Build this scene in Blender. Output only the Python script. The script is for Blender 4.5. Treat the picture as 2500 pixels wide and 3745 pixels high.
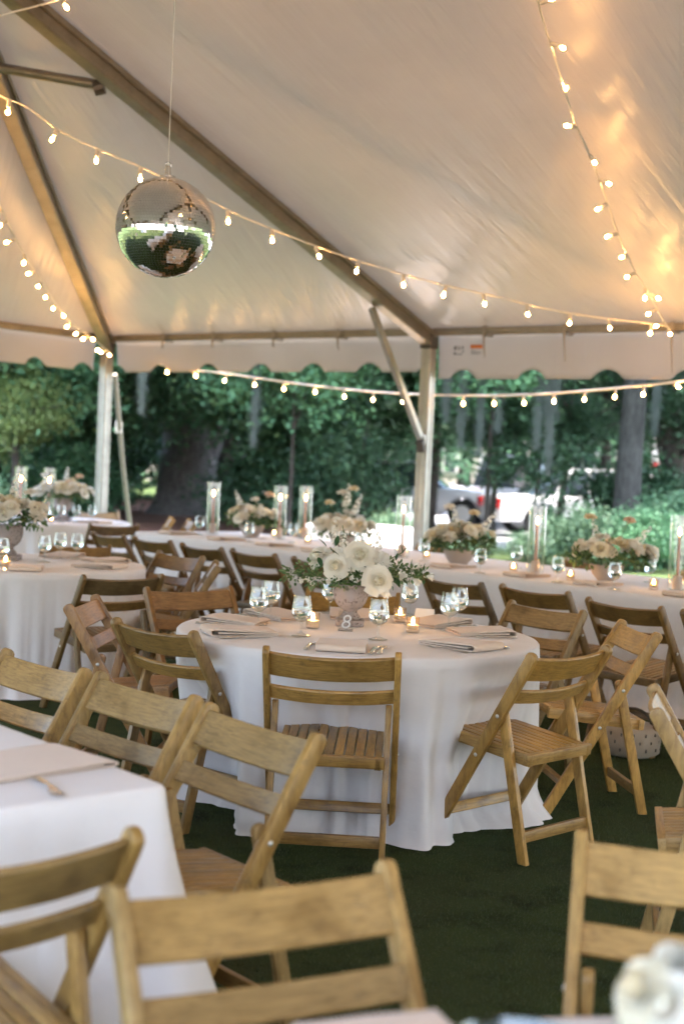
import bpy, bmesh, math, random
import numpy as np
from mathutils import Vector, Matrix, Quaternion

for o in list(bpy.data.objects):
    bpy.data.objects.remove(o)
SC = bpy.context.scene
COL = SC.collection
random.seed(7)
NR = np.random.default_rng(11)
R = math.radians
V = Vector

# ------------------------------------------------------------------ camera
cam_d = bpy.data.cameras.new('camera')
cam = bpy.data.objects.new('camera', cam_d)
COL.objects.link(cam)
SC.camera = cam
cam_d.sensor_fit = 'VERTICAL'
cam_d.sensor_height = 36.0
cam_d.sensor_width = 24.0
cam_d.lens = 50.0
cam_d.clip_start = 0.02
cam_d.clip_end = 600.0
CAMZ = 1.46
pitch = math.atan(120 / 3262.0)
rho = 0.044
fw = V((0, math.cos(pitch), -math.sin(pitch)))
r0 = V((1, 0, 0))
u0 = V((0, math.sin(pitch), math.cos(pitch)))
rr = r0 * math.cos(rho) + u0 * math.sin(rho)
uu = u0 * math.cos(rho) - r0 * math.sin(rho)
m = Matrix((rr, uu, -fw)).transposed().to_4x4()
m.translation = V((0, 0, CAMZ))
cam.matrix_world = m
cam_d.dof.use_dof = True
cam_d.dof.focus_distance = 5.45
cam_d.dof.aperture_fstop = 2.3

# ------------------------------------------------------------------ sky, sun, exposure
W = bpy.data.worlds.new('World')
SC.world = W
W.use_nodes = True
nt = W.node_tree
sky = nt.nodes.new('ShaderNodeTexSky')
sky.sky_type = 'NISHITA'
sky.sun_disc = False
SUN_EL, SUN_AZ = 70.0, 150.0        # azimuth: degrees clockwise from +Y (soft sun high behind the camera's right)
sky.sun_elevation = R(SUN_EL)
sky.sun_rotation = R(SUN_AZ)
sky.air_density = 1.0
sky.dust_density = 3.5
sky.ozone_density = 0.7
bg = nt.nodes['Background']
bg.inputs['Strength'].default_value = 0.15
nt.links.new(sky.outputs[0], bg.inputs['Color'])
sd = bpy.data.lights.new('sun', 'SUN')
sd.energy = 1.5
sd.angle = R(14)
sd.color = (1.0, 0.93, 0.85)
sun = bpy.data.objects.new('sun', sd)
COL.objects.link(sun)
az = R(SUN_AZ)
sdir = V((math.sin(az) * math.cos(R(SUN_EL)), math.cos(az) * math.cos(R(SUN_EL)), math.sin(R(SUN_EL))))
sun.rotation_euler = (-sdir).to_track_quat('-Z', 'Y').to_euler()
SC.view_settings.view_transform = 'Standard'
SC.view_settings.look = 'None'
SC.view_settings.gamma = 1.0
SC.view_settings.exposure = 3.42
SC.view_settings.use_curve_mapping = False
cy = SC.cycles
cy.use_denoising = True
cy.max_bounces = 7
cy.diffuse_bounces = 4
cy.glossy_bounces = 5
cy.transmission_bounces = 8
cy.transparent_max_bounces = 14
cy.caustics_reflective = False
cy.caustics_refractive = False
cy.sample_clamp_indirect = 6.0
cy.use_light_tree = True
cy.use_adaptive_sampling = True
cy.adaptive_threshold = 0.03
BULB_E = 32.0
FLAME_E = 18.0

# ------------------------------------------------------------------ material helpers
MATS = {}
def mat(name, col=(.5, .5, .5), rough=.6, metal=0.0, spec=.5, **kw):
    if name in MATS:
        return MATS[name]
    mt = bpy.data.materials.new(name)
    mt.use_nodes = True
    b = mt.node_tree.nodes['Principled BSDF']
    b.inputs['Base Color'].default_value = (*col, 1)
    b.inputs['Roughness'].default_value = rough
    b.inputs['Metallic'].default_value = metal
    b.inputs['Specular IOR Level'].default_value = spec
    for k, v in kw.items():
        b.inputs[k.replace('_', ' ')].default_value = v
    MATS[name] = mt
    return mt
class N:
    """short-hand for building node trees"""
    def __init__(s, mt):
        s.t = mt.node_tree; s.n = s.t.nodes; s.l = s.t.links
        s.b = s.n.get('Principled BSDF'); s.out = s.n['Material Output']
    def add(s, kind, **kw):
        x = s.n.new(kind)
        for k, v in kw.items():
            setattr(x, k, v)
        return x
    def link(s, a, b): s.l.new(a, b)
    def coord(s, which='Object', scale=(1, 1, 1), rnd=0.0):
        tc = s.add('ShaderNodeTexCoord'); mp = s.add('ShaderNodeMapping')
        mp.inputs['Scale'].default_value = scale
        s.link(tc.outputs[which], mp.inputs['Vector'])
        if rnd:
            oi = s.add('ShaderNodeObjectInfo'); mm = s.add('ShaderNodeMath', operation='MULTIPLY')
            mm.inputs[1].default_value = rnd
            s.link(oi.outputs['Random'], mm.inputs[0]); s.link(mm.outputs[0], mp.inputs['Location'])
        return mp.outputs['Vector']
    def noise(s, vec, scale, detail=4, rough=.55, dist=0.0):
        n = s.add('ShaderNodeTexNoise')
        n.inputs['Scale'].default_value = scale; n.inputs['Detail'].default_value = detail
        n.inputs['Roughness'].default_value = rough; n.inputs['Distortion'].default_value = dist
        if vec is not None: s.link(vec, n.inputs['Vector'])
        return n.outputs['Fac']
    def ramp(s, fac, stops):
        r = s.add('ShaderNodeValToRGB'); e = r.color_ramp.elements
        while len(e) < len(stops): e.new(.5)
        for i, (p, c) in enumerate(stops):
            e[i].position = p; e[i].color = (*c, 1) if len(c) == 3 else c
        s.link(fac, r.inputs['Fac'])
        return r.outputs['Color']
    def mix(s, a, b, fac, mode='MIX'):
        x = s.add('ShaderNodeMix', data_type='RGBA', blend_type=mode)
        for v, i in ((fac, 0), (a, 6), (b, 7)):
            if isinstance(v, (int, float)): x.inputs[i].default_value = v
            elif isinstance(v, tuple): x.inputs[i].default_value = (*v, 1)
            else: s.link(v, x.inputs[i])
        return x.outputs[2]
    def bump(s, h, strength=.3, dist=.01, prev=None):
        b = s.add('ShaderNodeBump'); b.inputs['Strength'].default_value = strength; b.inputs['Distance'].default_value = dist
        s.link(h, b.inputs['Height'])
        if prev is not None: s.link(prev, b.inputs['Normal'])
        return b.outputs['Normal']

def wood_mat(name, scale):
    mt = mat(name, rough=.5, spec=.5); k = N(mt)
    vec = k.coord('Object', scale, 37.0)
    g = k.noise(vec, 6.0, 5, .6, .6)
    blotch = k.noise(k.coord('Object', (1, 1, 1), 19.0), 9.0, 3, .6)
    oi = k.add('ShaderNodeObjectInfo')
    tone = k.ramp(g, [(.25, (.52, .46, .40)), (.5, (.95, .92, .86)), (.75, (1.28, 1.24, 1.14))])
    c = k.mix(oi.outputs['Color'], tone, 1.0, 'MULTIPLY')
    stain = k.ramp(blotch, [(.32, (.55, .5, .45)), (.5, (1, 1, 1)), (.7, (1.12, 1.1, 1.05))])
    c = k.mix(c, stain, .75, 'MULTIPLY')
    worn = k.ramp(k.noise(k.coord('Object', tuple(x * .35 for x in scale), 53.0), 22.0, 5, .7), [(.62, (0, 0, 0)), (.72, (.4,) * 3)])
    c = k.mix(c, (.44, .33, .18), worn)
    grime = k.ramp(k.noise(k.coord('Object', (1, 1, 1), 71.0), 26.0, 4, .65), [(.60, (0, 0, 0)), (.72, (.5,) * 3)])
    c = k.mix(c, (.085, .055, .03), grime)
    k.link(c, k.b.inputs['Base Color'])
    k.link(k.bump(g, .15, .002), k.b.inputs['Normal'])
    rg = k.ramp(blotch, [(.3, (.30,) * 3), (.7, (.52,) * 3)])
    k.link(rg, k.b.inputs['Roughness'])
    return mt
WOODX = wood_mat('wood_grain_across', (2, 26, 26))
WOODY = wood_mat('wood_grain_along', (30, 2.0, 20))
WOODZ = wood_mat('wood_grain_up', (30, 9, 2.2))

def fabric_mat(name, col, weave=900, rough=.85, trans=0.0, wr=5.0, wrs=.4):
    mt = mat(name, col, rough, spec=.15); k = N(mt)
    k.b.inputs['Sheen Weight'].default_value = .15
    v = k.coord('Object')
    w1 = k.noise(v, weave, 1); w2 = k.noise(v, wr, 4, .6)
    k.link(k.bump(w1, .25, .001, k.bump(w2, wrs, .02)), k.b.inputs['Normal'])
    c = k.mix(col, tuple(x * .9 for x in col), k.noise(v, 7, 3))
    k.link(c, k.b.inputs['Base Color'])
    if trans:
        tr = k.add('ShaderNodeBsdfTranslucent'); tr.inputs['Color'].default_value = (*col, 1)
        ms = k.add('ShaderNodeMixShader'); ms.inputs[0].default_value = trans
        k.link(k.b.outputs[0], ms.inputs[1]); k.link(tr.outputs[0], ms.inputs[2]); k.link(ms.outputs[0], k.out.inputs['Surface'])
    return mt
CLOTH = fabric_mat('white_tablecloth', (.82, .77, .745), 700, .8, .08)
NAPKIN = fabric_mat('blush_napkin', (.68, .54, .43), 900, .85)
BAGFAB = fabric_mat('bag_canvas', (.40, .32, .24), 500, .85)
GREENBAG = fabric_mat('pale_green_canvas', (.55, .62, .47), 500, .85)
STRAP = fabric_mat('strap_webbing', (.34, .29, .23), 600, .8)

def canopy_mat(name='white_canopy_vinyl', trans=.013, gloss=.30):
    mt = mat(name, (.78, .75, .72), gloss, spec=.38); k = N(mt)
    tc = k.add('ShaderNodeTexCoord')
    def uvn(sx, sy, sc, det=3, dist=0.0):
        mp = k.add('ShaderNodeMapping'); mp.inputs['Scale'].default_value = (sx, sy, 1)
        k.link(tc.outputs['UV'], mp.inputs['Vector'])
        return k.noise(mp.outputs['Vector'], sc, det, .6, dist)
    streak = uvn(3.2, .25, 2.2, 4, .3)
    fine = uvn(9, .6, 2.0, 3)
    sag = uvn(.8, .8, 1.0, 2)
    nrm = k.bump(fine, .5, .012, k.bump(streak, .8, .02, k.bump(sag, .22, .06)))
    um = k.add('ShaderNodeSeparateXYZ'); k.link(tc.outputs['UV'], um.inputs[0])
    md = k.add('ShaderNodeMath', operation='MODULO'); md.inputs[1].default_value = 1.37; k.link(um.outputs[0], md.inputs[0])
    seam = k.ramp(md.outputs[0], [(.0, (1, 1, 1)), (.028, (1, 1, 1)), (.034, (0, 0, 0))])
    nrm = k.bump(seam, .35, .004, nrm)
    k.link(nrm, k.b.inputs['Normal'])
    dirt = uvn(.6, .6, 1.5, 5)
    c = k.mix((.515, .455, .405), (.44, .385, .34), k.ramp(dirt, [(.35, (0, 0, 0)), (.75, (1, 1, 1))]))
    k.link(c, k.b.inputs['Base Color'])
    tr = k.add('ShaderNodeBsdfTranslucent'); tr.inputs['Color'].default_value = (.85, .8, .74, 1)
    ms = k.add('ShaderNodeMixShader'); ms.inputs[0].default_value = trans
    k.link(k.b.outputs[0], ms.inputs[1]); k.link(tr.outputs[0], ms.inputs[2]); k.link(ms.outputs[0], k.out.inputs['Surface'])
    return mt
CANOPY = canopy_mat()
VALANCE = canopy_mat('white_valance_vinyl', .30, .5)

def metal_mat(name, col, rough):
    mt = mat(name, col, rough, .75); k = N(mt)
    v = k.coord('Object')
    c = k.mix(col, tuple(x * .72 for x in col), k.ramp(k.noise(v, 5, 5, .65), [(.4, (0, 0, 0)), (.7, (1, 1, 1))]))
    k.link(c, k.b.inputs['Base Color'])
    return mt
ALU = metal_mat('tent_aluminium', (.42, .395, .35), .42)
BEAM = metal_mat('weathered_beam_aluminium', (.30, .255, .20), .45)
DARKST = mat('dark_fitting_steel', (.10, .085, .07), .5, .6)
STEEL = mat('cutlery_steel', (.72, .70, .67), .22, 1.0)
BOLT = mat('bolt_zinc', (.6, .58, .54), .35, .9)

def thin_glass(name, tint=(1, 1, 1), base=.03, rough=.0):
    mt = bpy.data.materials.new(name); mt.use_nodes = True; k = N(mt); k.n.remove(k.b)
    t = k.add('ShaderNodeBsdfTransparent'); t.inputs[0].default_value = (*tint, 1)
    g = k.add('ShaderNodeBsdfGlossy'); g.inputs['Roughness'].default_value = rough
    lw = k.add('ShaderNodeLayerWeight'); lw.inputs['Blend'].default_value = .38
    rm = k.ramp(lw.outputs['Facing'], [(0, (base,) * 3), (.35, (base * 2.0,) * 3), (.7, (.38,) * 3), (1, (.97,) * 3)])
    ms = k.add('ShaderNodeMixShader'); k.link(rm, ms.inputs[0]); k.link(t.outputs[0], ms.inputs[1]); k.link(g.outputs[0], ms.inputs[2])
    k.link(ms.outputs[0], k.out.inputs['Surface'])
    MATS[name] = mt
    return mt
GLASS = thin_glass('clear_glass', (.97, .985, .98), .055)
BULBGLASS = thin_glass('bulb_glass', (1, .97, .9), .02)
mt = mat('water', (1, 1, 1), 0.0); MATS['water'].node_tree.nodes['Principled BSDF'].inputs['Transmission Weight'].default_value = 1.0
MATS['water'].node_tree.nodes['Principled BSDF'].inputs['IOR'].default_value = 1.333
WATER = MATS['water']
ACRYL = thin_glass('acrylic', (.95, .96, .96), .05)
def emit(name, col, s):
    mt = bpy.data.materials.new(name); mt.use_nodes = True; k = N(mt); k.n.remove(k.b)
    e = k.add('ShaderNodeEmission'); e.inputs[0].default_value = (*col, 1); e.inputs[1].default_value = s
    k.link(e.outputs[0], k.out.inputs['Surface']); return mt
GLOW = emit('bulb_glow', (1.0, .51, .165), BULB_E)
FLAME = emit('candle_flame', (1.0, .56, .18), FLAME_E)
WHITEP = mat('white_print', (.8, .8, .79), .6)
NUMW = mat('white_number', (.62, .62, .61), .6)
CABLE = mat('white_cable', (.72, .68, .60), .5)
SOCKET = mat('bulb_socket', (.62, .56, .46), .5)
WAX = mat('terracotta_wax', (.60, .34, .25), .45, Subsurface_Weight=.2)
WAXW = mat('ivory_wax', (.8, .7, .55), .5)
BLUSH = mat('blush_ceramic', (.66, .5, .43), .55)
PAPER = mat('white_card', (.82, .8, .78), .7)
MIRROR = mat('mirror_tile', (.82, .80, .77), .035, 1.0)
DARK = mat('dark_plastic', (.03, .03, .03), .5)
GROUT = mat('mirror_ball_grout', (.22, .21, .2), .6)
INK = mat('ink_print', (.16, .15, .13), .7)
ORANGE = mat('orange_print', (.62, .17, .03), .6)
RED = mat('red_lens', (.55, .02, .02), .25)

def petal_mat(name, c1, c2, heart=None):
    mt = mat(name, c1, .55, spec=.3); k = N(mt)
    v = k.coord('Object')
    geo = k.add('ShaderNodeNewGeometry')
    c = k.mix(c1, c2, geo.outputs['Random Per Island'])
    sx = k.add('ShaderNodeSeparateXYZ'); k.link(v, sx.inputs[0])
    cxy = k.add('ShaderNodeCombineXYZ'); k.link(sx.outputs[0], cxy.inputs[0]); k.link(sx.outputs[1], cxy.inputs[1])
    ln_ = k.add('ShaderNodeVectorMath', operation='LENGTH'); k.link(cxy.outputs[0], ln_.inputs[0])
    c = k.mix(heart, c, k.ramp(ln_.outputs['Value'], [(.05, (0, 0, 0)), (.55, (1, 1, 1))])) if heart else c
    k.link(c, k.b.inputs['Base Color'])
    tr = k.add('ShaderNodeBsdfTranslucent'); k.link(c, tr.inputs['Color'])
    ms = k.add('ShaderNodeMixShader'); ms.inputs[0].default_value = .42
    k.link(k.b.outputs[0], ms.inputs[1]); k.link(tr.outputs[0], ms.inputs[2]); k.link(ms.outputs[0], k.out.inputs['Surface'])
    return mt
PETAL = petal_mat('ivory_petal', (.90, .885, .82), (.88, .855, .76), (.86, .82, .66))
PETALC = petal_mat('cream_petal', (.86, .82, .68), (.84, .77, .58), (.80, .70, .46))
PETALW = petal_mat('white_petal', (.90, .89, .85), (.88, .87, .80))
PEACH = petal_mat('peach_petal', (.82, .68, .56), (.80, .62, .50))

def leaf_mat(name, stops, trans=.25, rough=.5):
    mt = mat(name, stops[0], rough, spec=.35); k = N(mt)
    geo = k.add('ShaderNodeNewGeometry'); oi = k.add('ShaderNodeObjectInfo')
    c = k.ramp(geo.outputs['Random Per Island'], [(i / max(1, len(stops) - 1), s) for i, s in enumerate(stops)])
    c = k.mix(c, oi.outputs['Color'], 1.0, 'MULTIPLY')
    k.link(c, k.b.inputs['Base Color'])
    tr = k.add('ShaderNodeBsdfTranslucent'); k.link(c, tr.inputs['Color'])
    ms = k.add('ShaderNodeMixShader'); ms.inputs[0].default_value = trans
    k.link(k.b.outputs[0], ms.inputs[1]); k.link(tr.outputs[0], ms.inputs[2]); k.link(ms.outputs[0], k.out.inputs['Surface'])
    return mt
LEAFD = leaf_mat('dark_leaf', [(.045, .108, .057), (.068, .155, .076), (.105, .21, .098)])
LEAFM = leaf_mat('tree_leaf', [(.058, .15, .075), (.09, .215, .105), (.15, .30, .145)])
LEAFL = leaf_mat('light_leaf', [(.08, .155, .09), (.115, .20, .115), (.17, .27, .15)])
LEAFY = leaf_mat('yellow_green_leaf', [(.15, .24, .07), (.22, .33, .10), (.30, .38, .14)])
SPRIG = leaf_mat('glossy_sprig_leaf', [(.025, .075, .03), (.04, .10, .04)], .12, .35)
MOSS = leaf_mat('spanish_moss', [(.05, .07, .06), (.075, .095, .082), (.105, .125, .11)], .2, .8)

def bark_mat(name, a, b):
    mt = mat(name, a, .9, spec=.2); k = N(mt)
    v = k.coord('Object', (9, 9, 1.6)); n = k.noise(v, 3, 6, .65, .8)
    big = k.noise(k.coord('Object'), 1.3, 4)
    c = k.mix(a, b, k.ramp(n, [(.35, (0, 0, 0)), (.65, (1, 1, 1))]))
    c = k.mix(c, tuple(x * 1.35 for x in b), k.ramp(big, [(.55, (0, 0, 0)), (.75, (.6,) * 3)]))
    k.link(c, k.b.inputs['Base Color']); k.link(k.bump(n, .9, .04), k.b.inputs['Normal'])
    return mt
BARK = bark_mat('oak_bark', (.085, .077, .072), (.25, .232, .22))
BARKD = bark_mat('dark_bark', (.035, .03, .026), (.085, .072, .06))

# ------------------------------------------------------------------ mesh helpers
class MB:
    def __init__(s): s.v = []; s.f = []; s.uv = None; s.mi = []
    def add(s, vs, fs, mi=0):
        b = len(s.v); s.v += [tuple(x) for x in vs]; s.f += [tuple(b + i for i in f) for f in fs]; s.mi += [mi] * len(fs); return s
    def box(s, c, d, rot=None):
        hx, hy, hz = d[0] / 2, d[1] / 2, d[2] / 2
        vs = [V((x, y, z)) for x in (-hx, hx) for y in (-hy, hy) for z in (-hz, hz)]
        if rot is not None: vs = [rot @ q for q in vs]
        c = V(c)
        return s.add([q + c for q in vs], [(0, 1, 3, 2), (4, 6, 7, 5), (0, 4, 5, 1), (2, 3, 7, 6), (0, 2, 6, 4), (1, 5, 7, 3)])
    def bar(s, a, b, w, h, up=(0, 0, 1)):
        a, b = V(a), V(b); d = (b - a); L = d.length; d.normalize()
        x = d.cross(V(up))
        if x.length < 1e-5: x = d.cross(V((0, 1, 0)))
        x.normalize(); z = x.cross(d)
        rot = Matrix((x, d, z)).transposed()
        return s.box((a + b) / 2, (w, L, h), rot)
    def tube(s, pts, rad, n=8, cap=True):
        pts = [V(p) for p in pts]; rads = rad if isinstance(rad, (list, tuple)) else [rad] * len(pts)
        b = len(s.v); prev = None; L = len(pts)
        for i, p in enumerate(pts):
            d = (pts[min(i + 1, L - 1)] - pts[max(i - 1, 0)]).normalized()
            if prev is None:
                x = d.cross(V((0, 0, 1)))
                if x.length < .1: x = d.cross(V((1, 0, 0)))
            else: x = prev - d * prev.dot(d)
            x.normalize(); prev = x; y = d.cross(x)
            for j in range(n):
                a = 2 * math.pi * j / n
                s.v.append(tuple(p + (x * math.cos(a) + y * math.sin(a)) * rads[i]))
        for i in range(L - 1):
            for j in range(n):
                k = (j + 1) % n
                s.f.append((b + i * n + j, b + i * n + k, b + (i + 1) * n + k, b + (i + 1) * n + j)); s.mi.append(0)
        if cap:
            s.f.append(tuple(b + j for j in range(n))[::-1]); s.f.append(tuple(b + (L - 1) * n + j for j in range(n))); s.mi += [0, 0]
        return s
    def lathe(s, prof, n=20, c=(0, 0, 0), axis=None):
        b = len(s.v); q = axis
        for r, z in prof:
            for j in range(n):
                a = 2 * math.pi * j / n
                p = V((r * math.cos(a), r * math.sin(a), z))
                if q is not None: p = q @ p
                s.v.append(tuple(p + V(c)))
        for i in range(len(prof) - 1):
            for j in range(n):
                k = (j + 1) % n
                s.f.append((b + i * n + j, b + i * n + k, b + (i + 1) * n + k, b + (i + 1) * n + j)); s.mi.append(0)
        return s
    def prism(s, outline, x0, x1):
        """outline in (y,z), extruded along x"""
        n = len(outline); vs = [(x0, y, z) for y, z in outline] + [(x1, y, z) for y, z in outline]
        fs = [tuple(range(n))[::-1], tuple(range(n, 2 * n))] + [(i, (i + 1) % n, n + (i + 1) % n, n + i) for i in range(n)]
        return s.add(vs, fs)
    def mesh(s, name, mats, smooth=None, bevel=0, seg=2):
        me = bpy.data.meshes.new(name); me.from_pydata(s.v, [], s.f)
        for mm in (mats if isinstance(mats, (list, tuple)) else [mats]): me.materials.append(mm)
        if any(s.mi): me.polygons.foreach_set('material_index', s.mi)
        bm = bmesh.new(); bm.from_mesh(me)
        bmesh.ops.recalc_face_normals(bm, faces=bm.faces)
        if bevel:
            es = [e for e in bm.edges if len(e.link_faces) == 2 and e.calc_face_angle(0) > .6]
            bmesh.ops.bevel(bm, geom=es, offset=bevel, segments=seg, affect='EDGES', profile=.5, clamp_overlap=True)
        bm.to_mesh(me); bm.free()
        if smooth is not None:
            me.shade_smooth()
            if smooth < 179: me.set_sharp_from_angle(angle=R(smooth))
        return me
    def build(s, name, mats, parent=None, smooth=None, bevel=0, seg=2):
        return obj(name, s.mesh(name, mats, smooth, bevel, seg), parent)
def obj(name, me, parent=None):
    o = bpy.data.objects.new(name, me); COL.objects.link(o)
    if parent is not None: o.parent = parent
    return o
def tag(o, label=None, cat=None, group=None, kind=None):
    if label: o['label'] = label
    if cat: o['category'] = cat
    if group: o['group'] = group
    if kind: o['kind'] = kind
    return o
def thing(name, label, cat, loc=(0, 0, 0), rz=0.0, group=None):
    o = bpy.data.objects.new(name, None); COL.objects.link(o); o.empty_display_size = .1
    o.location = loc; o.rotation_euler = (0, 0, rz)
    return tag(o, label, cat, group)
CH = {}
def child(o): return [c for c in COL.objects if c.parent == o]
def copy_tree(o, kids, parent=None):
    """kids: {object: [children]} recorded when built"""
    c = o.copy(); COL.objects.link(c); c.parent = parent
    for ch in kids.get(o, []): copy_tree(ch, kids, c)
    return c
def tree_of(o):
    d = {}
    def rec(x):
        d[x] = [c for c in allc.get(x, [])]
        for c in d[x]: rec(c)
    allc = {}
    for c in COL.objects:
        if c.parent: allc.setdefault(c.parent, []).append(c)
    rec(o); return d
def quads_mesh(name, P, F4, mats, uv=None):
    """numpy quads/tris mesh"""
    me = bpy.data.meshes.new(name); k = F4.shape[1]
    me.vertices.add(len(P)); me.vertices.foreach_set('co', P.astype(np.float32).ravel())
    me.loops.add(F4.size); me.loops.foreach_set('vertex_index', F4.astype(np.int32).ravel())
    me.polygons.add(len(F4)); me.polygons.foreach_set('loop_start', np.arange(0, F4.size, k, dtype=np.int32))
    me.update(calc_edges=True)
    for mm in (mats if isinstance(mats, (list, tuple)) else [mats]): me.materials.append(mm)
    return me
# ------------------------------------------------------------------ ground
def sheet(name, pts, z, mt, thick=0):
    mb = MB(); mb.add([(x, y, z) for x, y in pts], [tuple(range(len(pts)))])
    o = mb.build(name, mt); return tag(o, kind='structure')
mt = mat('turf', (.03, .055, .02), .95, spec=.1); k = N(mt)
v = k.coord('Object')
n1 = k.noise(v, 260, 2); n2 = k.noise(v, 1.7, 5, .6); n3 = k.noise(v, 40, 3)
c = k.mix((.028, .047, .015), (.068, .094, .028), n1)
c = k.mix(c, (.050, .056, .024), k.ramp(n2, [(.40, (0, 0, 0)), (.68, (.8,) * 3)]))
c = k.mix(c, (.015, .024, .010), k.ramp(k.noise(v, 4.3, 4, .6), [(.5, (0, 0, 0)), (.72, (.8,) * 3)]))
k.link(c, k.b.inputs['Base Color']); k.link(k.bump(n1, .8, .012, k.bump(n3, .5, .02)), k.b.inputs['Normal'])
TURF = mt
mt = mat('lawn', (.07, .14, .04), .95, spec=.1); k = N(mt); v = k.coord('Object')
c = k.mix((.045, .085, .028), (.11, .14, .055), k.noise(v, .5, 6, .65))
k.link(c, k.b.inputs['Base Color']); k.link(k.bump(k.noise(v, 60, 3), .8, .03), k.b.inputs['Normal'])
LAWN = mt
mt = mat('mulch', (.14, .075, .05), .95, spec=.1); k = N(mt); v = k.coord('Object')
c = k.mix((.10, .05, .035), (.24, .13, .09), k.noise(v, 14, 6, .7))
k.link(c, k.b.inputs['Base Color']); k.link(k.bump(k.noise(v, 30, 4), 1, .04), k.b.inputs['Normal'])
MULCH = mt
mt = mat('pale_asphalt', (.36, .36, .37), .85); k = N(mt); v = k.coord('Object')
c = k.mix((.42, .42, .43), (.58, .58, .59), k.noise(v, .6, 6, .7))
k.link(c, k.b.inputs['Base Color']); k.link(k.bump(k.noise(v, 80, 2), .3, .01), k.b.inputs['Normal'])
ASPH = mt
sheet('ground', [(-300, -300), (300, -300), (300, 400), (-300, 400)], -.012, LAWN)
sheet('turf_floor', [(-16, -2.6), (22, -2.6), (22, 19), (-16, 19)], -.004, TURF)
sheet('mulch_bed', [(-9.5, 21.5), (-.8, 21), (1.0, 24), (.6, 43), (-9, 44), (-10.5, 30)], -.006, MULCH)
sheet('parking_lot', [(2.2, 25.5), (40, 22), (60, 60), (-6, 60), (1.4, 44)], -.005, ASPH)

sheet('added_pale_ground', [(-80, -70), (80, -70), (80, -2.3), (-80, -2.3)], -.006, mat('pale_reflected_ground', (.34, .31, .28), .95))  # unseen pale ground added to whiten the band reflected in the mirror ball
# ------------------------------------------------------------------ the tent
E_ = V((.807, -.591, 0)); N_ = V((-.591, -.807, 0)); PR0 = V((.735, 13.19, 0))
def T(e, n, z): return PR0 + E_ * e + N_ * n + V((0, 0, z))
EZ, RZ, HW_, EA, EB = 2.60, 4.52, 5.6, -4.2, 13.8
RB = 9.6
tent = thing('frame_tent', 'large white frame tent with metal rafters and scalloped valance over the tables', 'tent')
def panel(a, b, c, d, nu, nv, name='canopy_panel', lift=.085, sag=.07):
    """a-b along the eave, d-c along the top; sagging membrane"""
    a, b, c, d = [V(p) for p in (a, b, c, d)]
    vs = []; uv = []; Lu = (b - a).length; Lv = ((d + c) / 2 - (a + b) / 2).length
    for j in range(nv + 1):
        t = j / nv
        p, q = a.lerp(d, t), b.lerp(c, t)
        for i in range(nu + 1):
            s_ = i / nu
            x = p.lerp(q, s_)
            x.z += lift - sag * (math.sin(math.pi * s_) ** .8 if 0 < s_ < 1 else 0) * (math.sin(math.pi * min(1, t * 1.0)) if 0 < t < 1 else 0)
            vs.append(tuple(x)); uv.append(((s_ - .5) * ((1 - t) * Lu + t * (c - d).length) + 20, t * Lv + 10))
    fs = [(j * (nu + 1) + i, j * (nu + 1) + i + 1, (j + 1) * (nu + 1) + i + 1, (j + 1) * (nu + 1) + i) for j in range(nv) for i in range(nu)]
    me = bpy.data.meshes.new(name); me.from_pydata(vs, [], fs); me.materials.append(CANOPY)
    ul = me.uv_layers.new(name='UVMap')
    for lp in me.loops: ul.data[lp.index].uv = uv[lp.vertex_index]
    me.shade_smooth()
    return obj(name, me, tent)
def rafter(a, b, name='rafter', w=.10, h=.135):
    mb = MB(); a, b = V(a), V(b)
    mb.bar(a, b, w, h)
    d = (b - a).normalized(); x = d.cross(V((0, 0, 1))).normalized(); z = x.cross(d)
    for s_ in (-1, 1):
        mb.bar(a + x * s_ * (w / 2 + .012) + z * h * .32, b + x * s_ * (w / 2 + .012) + z * h * .32, .022, .04)
        mb.bar(a + x * s_ * (w / 2 + .004) - z * h * .40, b + x * s_ * (w / 2 + .004) - z * h * .40, .010, .022)
    return mb.build(name, BEAM, tent, bevel=.003, seg=1)
PK1, PK2 = T(0, HW_, RZ), T(RB, HW_, RZ)
posts_e = [EA, 0, 4.8, RB, EB]
for side in (0, 1):
    n0 = 0 if side == 0 else 2 * HW_
    for i in range(4):
        ea, eb = posts_e[i], posts_e[i + 1]
        ta = PK1 if i == 0 else T(ea, HW_, RZ)
        tb = PK2 if i == 3 else T(eb, HW_, RZ)
        panel(T(ea, n0, EZ), T(eb, n0, EZ), tb, ta, 28, 28)
    for e in posts_e:
        top = PK1 if e == EA else PK2 if e == EB else T(e, HW_, RZ)
        rafter(T(e, n0, EZ), top)
for e, pk in ((EA, PK1), (EB, PK2)):
    panel(T(e, 0, EZ), T(e, HW_, EZ), pk, pk, 20, 24); panel(T(e, HW_, EZ), T(e, 2 * HW_, EZ), pk, pk, 20, 24)
    rafter(T(e, HW_, EZ), pk)
rafter(PK1, PK2, 'ridge_beam')
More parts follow.
